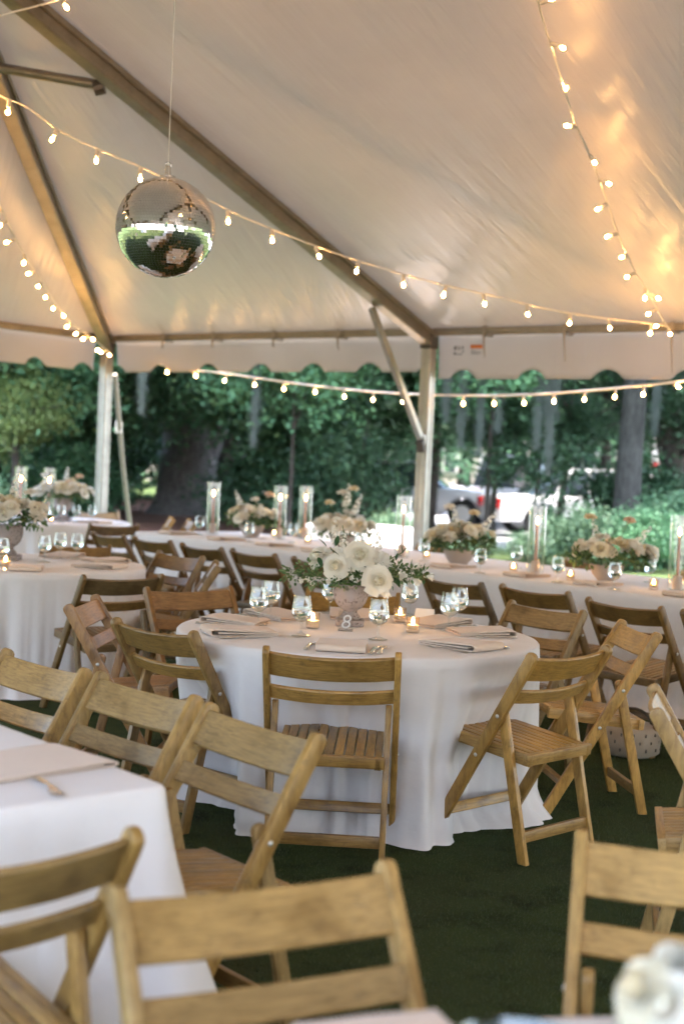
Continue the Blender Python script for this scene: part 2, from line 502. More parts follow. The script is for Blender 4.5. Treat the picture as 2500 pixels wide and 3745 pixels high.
# legs with fittings
for e, n in [(x, 0) for x in posts_e] + [(x, 2 * HW_) for x in posts_e] + [(EA, HW_), (EB, HW_)]:
    if e == 4.8 and n > 1: continue
    mb = MB(); q = T(e, n, 0); rot = Matrix((E_, N_, V((0, 0, 1)))).transposed()
    mb.box(q + V((0, 0, 1.27)), (.098, .098, 2.54), rot)
    for s_ in (-1, 1):
        for w in (-.034, .034):
            mb.box(q + rot @ V((s_ * .052, w, 0)) + V((0, 0, 1.27)), (.008, .026, 2.5), rot)
            mb.box(q + rot @ V((w, s_ * .052, 0)) + V((0, 0, 1.27)), (.026, .008, 2.5), rot)
    leg = mb.build('leg', ALU, tent, bevel=.002, seg=1)
    mb = MB(); mb.box(q + V((0, 0, .008)), (.26, .26, .016), rot); mb.build('base_plate', DARKST, leg)
    mb = MB(); mb.box(q + V((0, 0, 2.60)), (.125, .125, .17), rot); mb.lathe([(0, 0), (.018, 0), (.018, .03), (0, .03)], 8, q + rot @ V((.0, .075, 0)) + V((0, 0, 2.6)), Matrix.Rotation(R(90), 3, 'X'))
    mb.build('corner_fitting', DARKST, leg, bevel=.008)
# eave beams, one for each bay
def eave(a, b):
    mb = MB(); mb.bar(a, b, .09, .075); d = (b - a).normalized(); x = d.cross(V((0, 0, 1)))
    mb.bar(a + x * .055, b + x * .055, .02, .03); mb.bar(a - x * .055, b - x * .055, .02, .03)
    return mb.build('eave_beam', BEAM, tent, bevel=.003, seg=1)
BZ = 2.675
for n0 in (0, 2 * HW_):
    for i in range(4): eave(T(posts_e[i] + .06, n0, BZ), T(posts_e[i + 1] - .06, n0, BZ))
for e in (EA, EB):
    eave(T(e, .06, BZ), T(e, HW_ - .06, BZ)); eave(T(e, HW_ + .06, BZ), T(e, 2 * HW_ - .06, BZ))
# valances
def valance(a, b, out, z1, z0, per, phase, bulge=.03):
    a, b, out = V(a), V(b), V(out); L = (b - a).length; d = (b - a) / L
    nx = max(40, int(L / .03)); nz = 8; mb = MB(); uv = []
    for i in range(nx + 1):
        s_ = L * i / nx
        ph = ((s_ + phase) / per) % 1.0
        notch = max(0.0, math.cos((ph - .5) * 2 * math.pi) - .30) / .70
        zb = z0 + .085 * notch ** .75
        # overhang strip, then the hanging band
        ring = [(-.03, BZ + .075), (.06, BZ + .055), (.125, z1 + .02)]
        for q, z in ring: mb.v.append(tuple(a + d * s_ + out * q + V((0, 0, z))))
        for j in range(nz + 1):
            t = j / nz
            w = .014 * math.sin(s_ * 3.1 + t * 1.2) * t + .008 * math.sin(s_ * 9.3) * t + bulge * math.sin(t * 2.2) * .4
            mb.v.append(tuple(a + d * s_ + out * (.13 + w) + V((0, 0, z1 + (zb - z1) * t))))
    m_ = nz + 4
    for i in range(nx):
        for j in range(m_ - 1):
            mb.f.append((i * m_ + j, (i + 1) * m_ + j, (i + 1) * m_ + j + 1, i * m_ + j + 1)); mb.mi.append(0)
    me = mb.mesh('valance', VALANCE, 60)
    ul = me.uv_layers.new(name='UVMap')
    for lp in me.loops:
        co = me.vertices[lp.vertex_index].co; ul.data[lp.index].uv = ((V(co) - a).dot(d), co.z)
    o = obj('valance', me, tent)
    md = o.modifiers.new('thickness', 'SOLIDIFY'); md.thickness = .003
    return o
vals = {}
for i in range(4):
    ea, eb = posts_e[i], posts_e[i + 1]
    vals[i] = valance(T(ea + .02, 0, 0), T(eb - (.07 if i == 0 else .02), 0, 0) if i != 1 else T(eb, 0, 0), -N_, 2.60 if i == 0 else 2.625, 2.315 if i == 0 else 2.25, .69 if i == 0 else .73, .37 if i == 0 else .10)
    valance(T(ea, 2 * HW_, 0), T(eb, 2 * HW_, 0), N_, 2.62, 2.28, .72, .1)
for e, o_ in ((EA, -E_), (EB, E_)):
    valance(T(e, .05, 0), T(e, HW_, 0), o_, 2.60, 2.31, .7, .2); valance(T(e, HW_, 0), T(e, 2 * HW_, 0), o_, 2.60, 2.31, .7, .2)
# printed label and stamps on the inner face of the right-hand valance (read from inside)
def on_valance(e, z, w, h, name, mt_):
    mb = MB(); rot = Matrix((E_, N_, V((0, 0, 1)))).transposed()
    q = T(e, -.1285, z) - N_ * .0
    mb.box(q, (w, .006, h), rot); return mb.build(name, mt_, vals[1])
on_valance(.43, 2.545, .125, .034, 'orange_label_strip', ORANGE)
for e, z, w, h in [(.205, 2.535, .022, .036), (.245, 2.533, .012, .03), (.285, 2.535, .012, .03), (.205, 2.482, .026, .02), (.255, 2.475, .05, .008), (.290, 2.498, .014, .014), (.40, 2.505, .05, .006), (.43, 2.490, .10, .005), (.42, 2.478, .08, .005)]:
    on_valance(e, z, w, h, 'stamped_print', INK)
# tie straps round the eave beam
def strap(e, tail):
    mb = MB(); rot = Matrix((E_, N_, V((0, 0, 1)))).transposed(); q = T(e, 0, BZ)
    for dz, dn, sz in [(.052, 0, (.035, .13, .006)), (-.052, 0, (.035, .13, .006)), (0, .068, (.035, .006, .11)), (0, -.068, (.035, .006, .11))]:
        mb.box(q + N_ * dn + V((0, 0, dz)), sz, rot)
    mb.bar(q + V((0, 0, .05)) + N_ * .04, q + E_ * .16 + N_ * .30 + V((0, 0, .16)), .03, .006)
    pts = [q + N_ * .075 + V((0, 0, -.03)), q + N_ * .082 + E_ * .01 + V((0, 0, -.12)), q + N_ * .085 + E_ * .03 + V((0, 0, -.03 - tail))]
    mb.tube(pts, [.012, .009, .004], 5)
    mb.build('tie_strap', STRAP, tent)
for e, tl in [(-3.3, .08), (-2.6, .08), (-1.8, .1), (-1.0, .14), (.62, .22), (1.42, .26), (2.40, .36)]: strap(e, tl)
# knee brace at the middle leg, spreader between rafters
mb = MB(); a, b = V((.18, 12.56, 2.80)), V((.69, 13.10, 1.69))
mb.bar(a, b, .055, .055); mb.bar(b + V((0, 0, .03)), b + V((.03, .05, -.06)), .075, .04); mb.build('knee_brace', ALU, tent, bevel=.006)
mb = MB(); mb.bar(b + V((.0, .0, -.02)), b + V((.02, .04, -.12)), .07, .07); mb.build('brace_fitting', DARKST, tent, bevel=.006)
mb = MB(); mb.tube([(-1.80, 9.93, 3.97), (-2.58, 10.06, 4.10)], .036, 12); mb.build('spreader_bar', BEAM, tent, smooth=40)
mb = MB(); mb.lathe([(.0, 0), (.055, 0), (.055, .07), (0, .07)], 12, (-1.84, 9.94, 3.95), Matrix.Rotation(R(75), 3, 'Y')); mb.build('spreader_clamp', DARKST, tent)
# ratchet tie-down strap outside the corner leg
tie = MB().tube([(-2.60, 15.95, 2.30), (-2.66, 17.2, 1.22), (-2.70, 18.7, 0.0)], .028, 6)
to = tie.build('tie_down_strap', STRAP, None, 60)
tag(to, 'pale tie-down strap running from the tent corner leg to the grass', 'strap')
MB().box((-2.645, 16.65, 1.72), (.08, .05, .14)).build('ratchet', BOLT, to, bevel=.01)
# tent stake
st = MB().tube([(-2.70, 18.72, .0), (-2.70, 18.80, .22)], .018, 6).build('ground_stake', DARKST)
tag(st, 'dark metal stake in the grass at the foot of the tie-down strap', 'stake')

# ------------------------------------------------------------------ string lights
BULB0 = [(-1.7, 8.2, 3.99)]
CABLE0 = [(-2.22, 8.2, 3.85), (-2.07, 8.2, 3.9), (-1.78, 8.2, 3.99), (-1.58, 8.2, 4.06)]
BULB1 = [(-2.26, 8.4, 3.53), (-2.17, 8.46, 3.49), (-2.08, 8.51, 3.45), (-1.84, 8.66, 3.34), (-1.6, 8.81, 3.25), (-1.35, 8.97, 3.15), (-1.09, 9.13, 3.07), (-0.82, 9.3, 2.99), (-0.54, 9.47, 2.91), (-0.24, 9.66, 2.86), (0.03, 9.83, 2.79), (0.36, 10.04, 2.73), (0.65, 10.22, 2.67), (0.97, 10.42, 2.66), (1.32, 10.64, 2.61), (1.66, 10.85, 2.59), (2.01, 11.07, 2.58), (2.37, 11.3, 2.59)]
CABLE1 = [(-2.39, 8.32, 3.64), (-2.13, 8.48, 3.52), (-1.99, 8.57, 3.48), (-1.78, 8.7, 3.36), (-1.56, 8.84, 3.29), (-1.31, 9.0, 3.22), (-1.05, 9.16, 3.13), (-0.78, 9.33, 3.03), (-0.5, 9.5, 2.95), (-0.21, 9.68, 2.88), (0.09, 9.87, 2.82), (0.41, 10.07, 2.77), (0.73, 10.27, 2.73), (1.07, 10.48, 2.7), (1.42, 10.7, 2.66), (1.79, 10.93, 2.64), (2.17, 11.17, 2.64), (2.45, 11.35, 2.64), (2.54, 11.41, 2.63)]
BULB2 = [(0.84, 7.2, 4.0), (0.92, 7.53, 3.89), (1.07, 7.85, 3.78), (1.17, 8.23, 3.64), (1.28, 8.59, 3.52), (1.44, 8.9, 3.41), (1.59, 9.16, 3.32), (1.61, 9.45, 3.21), (1.76, 9.81, 3.09), (1.92, 10.1, 2.99), (2.03, 10.35, 2.9), (2.16, 10.57, 2.83), (2.27, 10.66, 2.79), (2.28, 10.92, 2.7), (2.4, 11.13, 2.63), (2.53, 11.28, 2.58)]
CABLE2 = [(0.81, 7.16, 4.02), (0.91, 7.53, 3.88), (1.02, 7.85, 3.78), (1.15, 8.2, 3.65), (1.28, 8.55, 3.53), (1.41, 8.84, 3.43), (1.54, 9.15, 3.32), (1.66, 9.45, 3.22), (1.8, 9.81, 3.09), (1.93, 10.11, 2.99), (2.04, 10.34, 2.9), (2.19, 10.62, 2.81), (2.33, 10.9, 2.71), (2.49, 11.2, 2.6)]
BULB3 = [(-2.76, 10.6, 3.31), (-2.74, 10.91, 3.25), (-2.75, 11.19, 3.2), (-2.78, 11.57, 3.12), (-2.74, 11.93, 3.06), (-2.78, 12.37, 2.97), (-2.77, 12.73, 2.91), (-2.78, 13.06, 2.85), (-2.79, 13.41, 2.78), (-2.74, 13.69, 2.73), (-2.74, 13.98, 2.67), (-2.75, 14.26, 2.62), (-2.68, 14.45, 2.59), (-2.62, 14.39, 2.6), (-2.68, 14.88, 2.51), (-2.59, 14.97, 2.5), (-2.54, 15.3, 2.44)]
CABLE3 = [(-2.73, 10.23, 3.38), (-2.69, 10.84, 3.27), (-2.73, 11.49, 3.14), (-2.74, 12.02, 3.04), (-2.74, 12.6, 2.93), (-2.75, 13.24, 2.81), (-2.73, 13.92, 2.69), (-2.65, 14.32, 2.62), (-2.58, 14.66, 2.55), (-2.52, 15.0, 2.49)]
BULB4 = [(-1.94, 15.35, 2.32), (-1.6, 15.1, 2.29), (-1.28, 14.86, 2.25), (-0.95, 14.62, 2.2), (-0.64, 14.39, 2.17), (-0.33, 14.16, 2.16), (-0.03, 13.95, 2.11), (0.25, 13.74, 2.09), (0.53, 13.53, 2.08), (0.8, 13.33, 2.07), (1.07, 13.13, 2.07), (1.33, 12.94, 2.07), (1.58, 12.76, 2.07), (1.82, 12.57, 2.09), (2.06, 12.4, 2.11), (2.29, 12.23, 2.12), (2.5, 12.07, 2.16), (2.72, 11.9, 2.22), (2.93, 11.75, 2.27)]
CABLE4 = [(-2.18, 15.52, 2.44), (-1.81, 15.25, 2.36), (-1.26, 14.85, 2.3), (-0.65, 14.4, 2.22), (-0.04, 13.95, 2.15), (0.53, 13.53, 2.11), (1.07, 13.13, 2.1), (1.57, 12.76, 2.11), (2.06, 12.4, 2.15), (2.5, 12.07, 2.2), (2.79, 11.85, 2.24), (3.0, 11.69, 2.29)]

def smooth_path(pts, k=6):
    pts = [V(p) for p in pts]; out = []
    for i in range(len(pts) - 1):
        p0, p1, p2, p3 = pts[max(i - 1, 0)], pts[i], pts[i + 1], pts[min(i + 2, len(pts) - 1)]
        for j in range(k):
            t = j / k
            out.append(.5 * ((2 * p1) + (p2 - p0) * t + (2 * p0 - 5 * p1 + 4 * p2 - p3) * t * t + (3 * p1 - p0 - 3 * p2 + p3) * t ** 3))
    out.append(pts[-1]); return out
gl = MB().lathe([(.0105, 0), (.013, .008), (.0185, .018), (.0225, .030), (.0215, .041), (.016, .050), (.008, .0555), (0, .057)], 12).mesh('bulb', BULBGLASS, 80)
gc = MB().lathe([(0, .014), (.009, .020), (.0115, .030), (.009, .040), (0, .046)], 6).mesh('filament', GLOW, 180)
gs = MB().lathe([(0, -.042), (.008, -.041), (.0125, -.034), (.0125, .002), (0, .003)], 10).mesh('socket', SOCKET, 50)
def strand(label, cable, bulbs, rad, group='strings of round bulbs', cm=None):
    t = thing('string_light', label, 'string light', (0, 0, 0), 0, group)
    path = smooth_path(cable)
    MB().tube(path, rad, 6).build('cable', cm or CABLE, t, 60)
    for p in bulbs:
        p = V(p); q = min(path, key=lambda c: (c - p).length); d = p - q
        if d.length < .012: d = V((0, 0, -1))
        d = (d.normalized() + V((0, 0, -.35))).normalized()
        b = obj('bulb', gl, t); b.location = q + d * .045; b.rotation_mode = 'QUATERNION'; b.rotation_quaternion = d.to_track_quat('Z', 'Y')
        obj('filament', gc, b); obj('socket', gs, b)
strand('string of lit round bulbs crossing in front of the thick rafter and the mirror ball', CABLE1, BULB1, .0055)
strand('string of lit round bulbs climbing the ceiling at the far right', CABLE2, BULB2, .0055)
strand('string of lit round bulbs dropping to the corner tent leg', CABLE3, BULB3, .0055)
strand('white cord of lit bulbs sagging just below the scalloped valance, against the trees', CABLE4, BULB4, .012, cm=mat('bright_white_cord', (.82, .83, .86), .5))
def along(pts, step):
    path = smooth_path(pts, 12); out = []; acc = step * .5
    for a, b in zip(path, path[1:]):
        L = (b - a).length
        while acc < L: out.append(a.lerp(b, acc / L) + V((0, 0, -.045))); acc += step
        acc -= L
    return out
ext0 = [(-1.58, 8.2, 4.06), (-.8, 7.55, 4.16), (0, 6.9, 4.24), (.855, 6.16, 4.34)]  # out-of-view run added so its bulbs warm the upper ceiling
strand('lit bulb string at the upper left corner, its unseen ridge run added', CABLE0 + ext0[1:], BULB0 + along(ext0, .36), .0055)
n5 = [(.855, 6.16, 4.34), (1.0, 4.2, 3.62), (1.15, 2.2, 3.02), (1.38, -1.0, 2.56)]  # unseen string added to throw warm light on the tabletops
strand('added unseen bulb string overhead from the ridge to the near eave, above the frame', n5, along(n5, .38), .0055)
n6 = [(-2.57, 8.67, 4.36), (-3.7, 7.2, 3.55), (-4.8, 5.7, 2.95), (-5.82, 4.22, 2.56)]  # another unseen string, added to warm the ceiling from the left
strand('added bulb string from the tent peak to the near left eave, beyond the left edge', n6, along(n6, .38), .0055)
n7 = [(.855, 6.16, 4.34), (3.0, 4.6, 4.22), (5.4, 2.9, 4.36)]  # unseen ridge string added for more warm light from above
strand('added unseen bulb string along the ridge beyond the right edge', n7, along(n7, .38), .0055)

# ------------------------------------------------------------------ mirror ball
bc = V((-.835, 6.35, 2.453)); br = .221
ball = thing('mirror_ball', 'silver mirror ball hanging below the tent ridge', 'mirror ball', bc)
vs = []; fs = []; rows = 54
MB().lathe([(br * .985 * math.sin(math.pi * i / 24), -br * .985 * math.cos(math.pi * i / 24)) for i in range(25)], 40).build('ball_core', GROUT, ball, 60)
mb = MB(); rg = random.Random(3)
for i in range(1, rows):
    th = math.pi * (i + .0) / rows; dth = math.pi / rows * .475
    rr_ = br * math.sin(th); nc = max(4, int(2 * math.pi * rr_ / (br * math.pi / rows)))
    off = rg.random()
    for j in range(nc):
        ph = 2 * math.pi * (j + off) / nc; w = 2 * math.pi / nc * .475
        c_ = V((math.sin(th) * math.cos(ph), math.sin(th) * math.sin(ph), math.cos(th)))
        u_ = V((-math.sin(ph), math.cos(ph), 0)); v_ = c_.cross(u_)
        hw, hh = rr_ * w, br * dth
        j1, j2 = rg.gauss(0, .013), rg.gauss(0, .013)
        mb.add([c_ * (br + j1 * sx * hw + j2 * sy * hh) + u_ * hw * sx + v_ * hh * sy for sx, sy in ((-1, -1), (1, -1), (1, 1), (-1, 1))], [(0, 1, 2, 3)])
tag(mb.build('mirror_tiles', MIRROR, ball), kind='stuff')
mb = MB().lathe([(0, br + .05), (.012, br + .05), (.014, br + .012), (.035, br + .006), (.035, br - .01)], 14)
mb.tube([V((.012 * math.cos(a), 0, br + .055 + .014 * math.sin(a))) for a in np.linspace(0, 2 * math.pi, 13)], .003, 6); mb.build('hanger', STEEL, ball, 50)
MB().tube([(0, 0, br + .06), (.0, 0, 1.85)], .0028, 6).build('hanging_wire', CABLE, ball)
# ------------------------------------------------------------------ folding chairs
PT, PB = V((0, -.25, .785)), V((0, .215, 0))
tdir = (PT - PB).normalized(); ndir = V((0, -tdir.z, tdir.y))       # up the post / backwards
PXC, PTH, PWD = .235, .024, .046
def post_outline(a, b, w, flat_bottom=True, rtop=6):
    """side outline in (y,z) of a bar from b (bottom) to a (top) with a rounded top"""
    d = (a - b).normalized(); nn = V((0, -d.z, d.y)); h = w / 2; pts = []
    if flat_bottom:
        t1 = -(b + nn * h).z / d.z; t2 = -(b - nn * h).z / d.z
        p1 = b + nn * h + d * t1; p2 = b - nn * h + d * t2
    else: p1, p2 = b + nn * h, b - nn * h
    pts.append((p2.y, p2.z)); e = a - d * h * .75
    for i in range(rtop + 1):
        an = math.pi * i / rtop
        q = e - nn * h * math.cos(an) + d * h * .75 * math.sin(an); pts.append((q.y, q.z))
    pts.append((p1.y, p1.z)); return pts
def post_at(z): return PB + (PT - PB) * (z / PT.z)
LT, LB = V((0, -.092, .575)), V((0, -.225, 0))
ch = thing('folding_chair', 'x', 'chair')
CHM = {}
def cpart(name, mb, mt_, bevel=.003, smooth=35, seg=2):
    return mb.build(name, mt_, ch, smooth=smooth, bevel=bevel, seg=seg)
for s_ in (-1, 1):
    cpart('post', MB().prism(post_outline(PT, PB, PWD), s_ * PXC - PTH / 2, s_ * PXC + PTH / 2), WOODZ, .004)
for s_ in (-1, 1):
    cpart('rear_leg', MB().prism(post_outline(LT, LB, .040), s_ * .207 - .011, s_ * .207 + .011), WOODZ, .003)
def curved_rail(zc, hgt, bow, th=.016, seg=14):
    """board between the posts, bowed towards the back"""
    cpt = post_at(zc); mb = MB(); w = PXC - PTH / 2 + .004; rings = []
    for i in range(seg + 1):
        x = -w + 2 * w * i / seg; b = bow * (1 - (x / w) ** 2)
        base = cpt + V((x, 0, 0)) + ndir * (b - .004)
        rings.append([base + tdir * sy * hgt / 2 + ndir * sx * th / 2 for sx, sy in ((-1, -1), (1, -1), (1, 1), (-1, 1))])
    for rg_ in rings: mb.v += [tuple(q) for q in rg_]
    for i in range(seg):
        for j in range(4):
            mb.f.append((i * 4 + j, i * 4 + (j + 1) % 4, (i + 1) * 4 + (j + 1) % 4, (i + 1) * 4 + j)); mb.mi.append(0)
    mb.f += [(3, 2, 1, 0), tuple(seg * 4 + j for j in range(4))]; mb.mi += [0, 0]
    return mb
cpart('top_rail', curved_rail(.722, .100, .024), WOODX, .003, 35, 1)
cpart('lower_rail', curved_rail(.612, .058, .024), WOODX, .003, 35, 1)
# seat, tipped a little to the back
sa = math.atan2(.045, .41); srot = Matrix.Rotation(sa, 3, 'X'); sc_ = V((0, -.01, .418))
def sbox(c, d): return MB().box(sc_ + srot @ V(c), d, srot)
for s_ in (-1, 1): cpart('seat_rail', sbox((s_ * .178, 0, -.016), (.024, .42, .045)), WOODY)
cpart('seat_rail', sbox((0, .198, -.010), (.330, .024, .036)), WOODX)
cpart('seat_rail', sbox((0, -.198, -.014), (.404, .024, .042)), WOODX)
nsl = 9; sw = .332 / nsl
for i in range(nsl):
    cpart('seat_slat', sbox((-.166 + sw * (i + .5), 0, .003), (sw - .006, .372, .012)), WOODY, .002)
cpart('stretcher', MB().box(post_at(.135) + V((0, .004, 0)), (2 * PXC - PTH, .022, .040), Matrix.Rotation(-.35, 3, 'X')), WOODX)
lz = .095; lp = LB + (LT - LB) * (lz / LT.z)
cpart('stretcher', MB().box(lp, (.392, .020, .042)), WOODX)
for s_ in (-1, 1):
    for zz in (.535, .375):
        q = post_at(zz); mb = MB().lathe([(0, .004), (.005, .0035), (.008, .001), (.008, -.004)], 10, (s_ * (PXC + PTH / 2), q.y, q.z), Matrix.Rotation(R(90 * s_), 3, 'Y'))
        mb.build('bolt', BOLT, ch, 50)
CHK = tree_of(ch)
CHAIRS = [
 # x, y, turn, tint, label, group
 (.00, 5.26, -3, 1.0, 'wooden folding chair seen square from behind, at the front of the table numbered eight'),
 (.71, 5.49, 45, 1.05, 'wooden folding chair showing its slatted seat, at the front right of table eight'),
 (1.09, 6.22, 97, 1.1, 'wooden folding chair seen from the side, right of the table numbered eight, bag behind it'),
 (.85, 6.87, 130, 1.0, 'folding chair facing forward behind the right rear edge of the table numbered eight'),
 (.04, 7.11, 171, .9, 'folding chair mostly hidden behind the stone urn of white roses'),
 (-.62, 6.96, -146, .95, 'orange-brown folding chair behind the left rear edge of the table numbered eight'),
 (-.55, 5.71, -43, .95, 'wooden folding chair seen from behind, at the front left of the table numbered eight'),
 (-.90, 6.32, -94, .95, 'narrow side-on folding chair left of the table numbered eight, with reddish front post'),
 (-1.31, 7.89, 36, .8, 'dark folding chair seen from behind at the round table on the left'),
 (-1.70, 11.65, -49, .7, 'last folding chair at the far left end of the long table row'),
 (-1.29, 11.22, -47, .75, 'second folding chair from the far end of the long table row'),
 (-.85, 10.66, -47, .75, 'third folding chair from the far end of the long table row'),
 (-.44, 10.24, -47, .8, 'fourth folding chair from the far end of the long table row'),
 (.02, 9.72, -48, .8, 'folding chair of the long row showing just left of the white rose centrepiece'),
 (.85, 8.56, -49, .75, 'folding chair of the long row right of the white rose centrepiece'),
 (1.28, 8.20, -46, .8, 'folding chair at the long table in front of the tall candle at the right'),
 (1.67, 7.55, -49, .8, 'folding chair at the long table with a beige bag below it'),
 (2.07, 7.10, -49, .8, 'folding chair at the long table cut by the right edge of the photo'),
 (-1.24, 9.37, 134, 1.05, 'golden folding chair facing forward between the left round table and the long table'),
 (-1.00, 8.78, 96, .95, 'edge-on folding chair at the right of the left round table'),
 (-1.84, 9.80, -174, .9, 'folding chair facing forward behind the glasses of the left round table'),
 (-2.20, 13.2, 32, .65, 'greenish dark folding chair in front of the far white table'),
 (-2.58, 15.35, 205, .9, 'distant folding chair behind the far white table beside the corner leg'),
 (-1.98, 14.6, 100, 1.25, 'pale folding chair side-on near the big tree, with a blue bottle beside it'),
 (-1.74, 14.35, 105, 1.1, 'folding chair near the big tree with a pale green bag on its seat'),
 (.00, 2.06, -153, 1.16, 'large blurred folding chair facing forward in the close foreground centre'),
 (-.68, 2.55, 40, .95, 'blurred folding chair seen from behind at the corner of the near white table'),
 (-1.10, 4.35, 133, 1.16, 'pale folding chair along the near white table, cut by the left edge of the photo'),
 (-.72, 3.95, 133, 1.16, 'pale folding chair along the near white table, middle one of three'),
 (-.37, 3.50, 129, 1.16, 'pale folding chair along the near white table, closest one of three'),
 (.655, 2.36, 168, 1.15, 'blurred pale folding chair facing forward at the lower right'),
 (1.21, 4.25, -101, 1.15, 'folding chair seen end-on at the right edge of the photo'),
 (.66, 11.75, 133, .9, 'distant folding chair on the far side of the long table by the middle leg'),
 (1.72, 10.55, 133, .95, 'distant folding chair on the far side of the long table behind the tall candle'),
 (2.42, 9.72, 133, .95, 'distant folding chair on the far side of the long table at the far right'),
]
rgc = random.Random(5)
for i, (x, y, a, tint, lab) in enumerate(CHAIRS):
    o = ch if i == 0 else copy_tree(ch, CHK)
    o.location = (x, y, 0); o.rotation_euler = (0, 0, R(a))
    tag(o, lab, 'chair', 'wooden folding chairs')
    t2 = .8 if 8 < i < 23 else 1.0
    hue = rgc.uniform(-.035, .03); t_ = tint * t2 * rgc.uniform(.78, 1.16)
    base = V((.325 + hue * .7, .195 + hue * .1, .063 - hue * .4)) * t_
    if i >= 25 and i < 32: base = (base * .92).lerp(V((.42, .285, .115)), .35)  # foreground chairs mixed paler: their lit look is put into the wood colour
    if 8 <= i < 22: base = base.lerp(V((.20, .115, .045)), .45)  # back rows mixed darker: their shade is put into the wood colour
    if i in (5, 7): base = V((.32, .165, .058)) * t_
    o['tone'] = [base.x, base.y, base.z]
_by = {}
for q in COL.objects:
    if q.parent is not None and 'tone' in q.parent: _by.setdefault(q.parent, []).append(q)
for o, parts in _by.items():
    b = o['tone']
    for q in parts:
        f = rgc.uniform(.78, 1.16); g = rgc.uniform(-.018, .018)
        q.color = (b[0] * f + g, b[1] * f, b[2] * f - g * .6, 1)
    del o['tone']

# ------------------------------------------------------------------ draped tables
ZT = .73
def skirt(name, label, path, normal, L, ztop, fold_seed, amp, extra=None, nlev=22, ns=320, flare=.0, group=None, loc=(0, 0), nfold=9, inset=True, zbot=.017, sharp=1.0):
    """cloth over a table: path(s) -> (x,y), normal(s) -> outward, s in 0..L"""
    t = thing(name, label, 'table', (loc[0], loc[1], 0), 0, group)
    rg_ = random.Random(fold_seed)
    comps = []
    for k_ in range(nfold):
        kk = rg_.randint(int(L / .75), int(L / .19)); comps.append((kk, rg_.uniform(0, 6.28), rg_.uniform(.5, 1.0) / (1 + kk * .03)))
    nrmz = sum(c[2] for c in comps)
    def fold(s_):
        q = 0
        for i_, (kk, p_, a_) in enumerate(comps):
            w_ = math.sin(2 * math.pi * kk * s_ / L + p_)
            q += a_ * (w_ if i_ % 2 == 0 else 2 * abs(w_) - 1)
        return q / nrmz * 2.2
    cx = sum(path(L * i / 64)[0] for i in range(64)) / 64; cy_ = sum(path(L * i / 64)[1] for i in range(64)) / 64
    mb = MB(); rings = []
    def ring(fn):
        b_ = len(mb.v)
        for i in range(ns): mb.v.append(fn(L * i / ns))
        rings.append(b_)
    def lerpin(f, z):
        def fn(s_):
            p = path(s_); return (cx + (p[0] - cx) * f, cy_ + (p[1] - cy_) * f, z)
        return fn
    for f in (.12, .35, .6, .8, .92): ring(lerpin(f, ztop))
    def inward(dx, z):
        def fn(s_):
            p, n_ = path(s_), normal(s_); return (p[0] - n_[0] * dx, p[1] - n_[1] * dx, z)
        return fn
    ring(inward(.022, ztop)); ring(inward(.009, ztop - .0025)); ring(inward(.002, ztop - .010))
    for j in range(1, nlev + 1):
        tt = j / nlev; z = ztop - .012 - (ztop - .012 - zbot) * tt
        def fn(s_):
            p, n_ = path(s_), normal(s_); f = fold(s_)
            f = math.copysign(abs(f) ** sharp, f)
            d = amp * f * min(1, .12 + tt * 1.3) ** 1.2 * min(1, tt * 9) + .004 * math.sin(s_ * 17 + 5 * tt * math.sin(s_ * 3)) * tt + flare * tt 
            d += .05 * max(0, (tt - .84) / .16) ** 2 * (.7 + .5 * math.sin(s_ * 2.3 + fold_seed))
            if extra: d += extra(s_, tt, z)
            hem = .018 * (math.sin(5.1 * s_ / L * 6.28 + fold_seed) + .3 * math.sin(9 * s_ / L * 6.28)) if j == nlev else 0
            return (p[0] + n_[0] * (d + hem), p[1] + n_[1] * (d + hem), z)
        ring(fn)
    def fn2(s_):
        x, y, z = mb.v[rings[nlev + 7] + int(round(s_ / L * ns)) % ns]; n_ = normal(s_); q = .012
        return (x + n_[0] * q, y + n_[1] * q, .003)
    ring(fn2)
    for a_, b_ in zip(rings, rings[1:]):
        for i in range(ns):
            k_ = (i + 1) % ns; mb.f.append((a_ + i, a_ + k_, b_ + k_, b_ + i)); mb.mi.append(0)
    mb.f.append(tuple(rings[0] + i for i in range(ns))); mb.mi.append(0)
    mb.build('tablecloth', CLOTH, t, 60)
    return t
def round_table(label, c, Rr, seed, amp=.032, tucks=(), flare=.0, group='round tables under white cloths', nfold=9):
    L = 2 * math.pi * Rr
    path = lambda s_: (Rr * math.cos(s_ / Rr), Rr * math.sin(s_ / Rr))
    normal = lambda s_: (math.cos(s_ / Rr), math.sin(s_ / Rr))
    def extra(s_, tt, z):
        th = s_ / Rr; d = 0
        for ang, depth, wid in tucks:
            da = (th - ang + math.pi) % (2 * math.pi) - math.pi
            lat = abs(da) * Rr
            d -= depth * math.exp(-(lat / wid) ** 2.6) * min(1, tt * 1.8) ** 1.5
        return d
    return skirt('round_table', label, path, normal, L, ZT, seed, amp, extra, flare=flare, loc=c, group=group, ns=420, nfold=nfold)
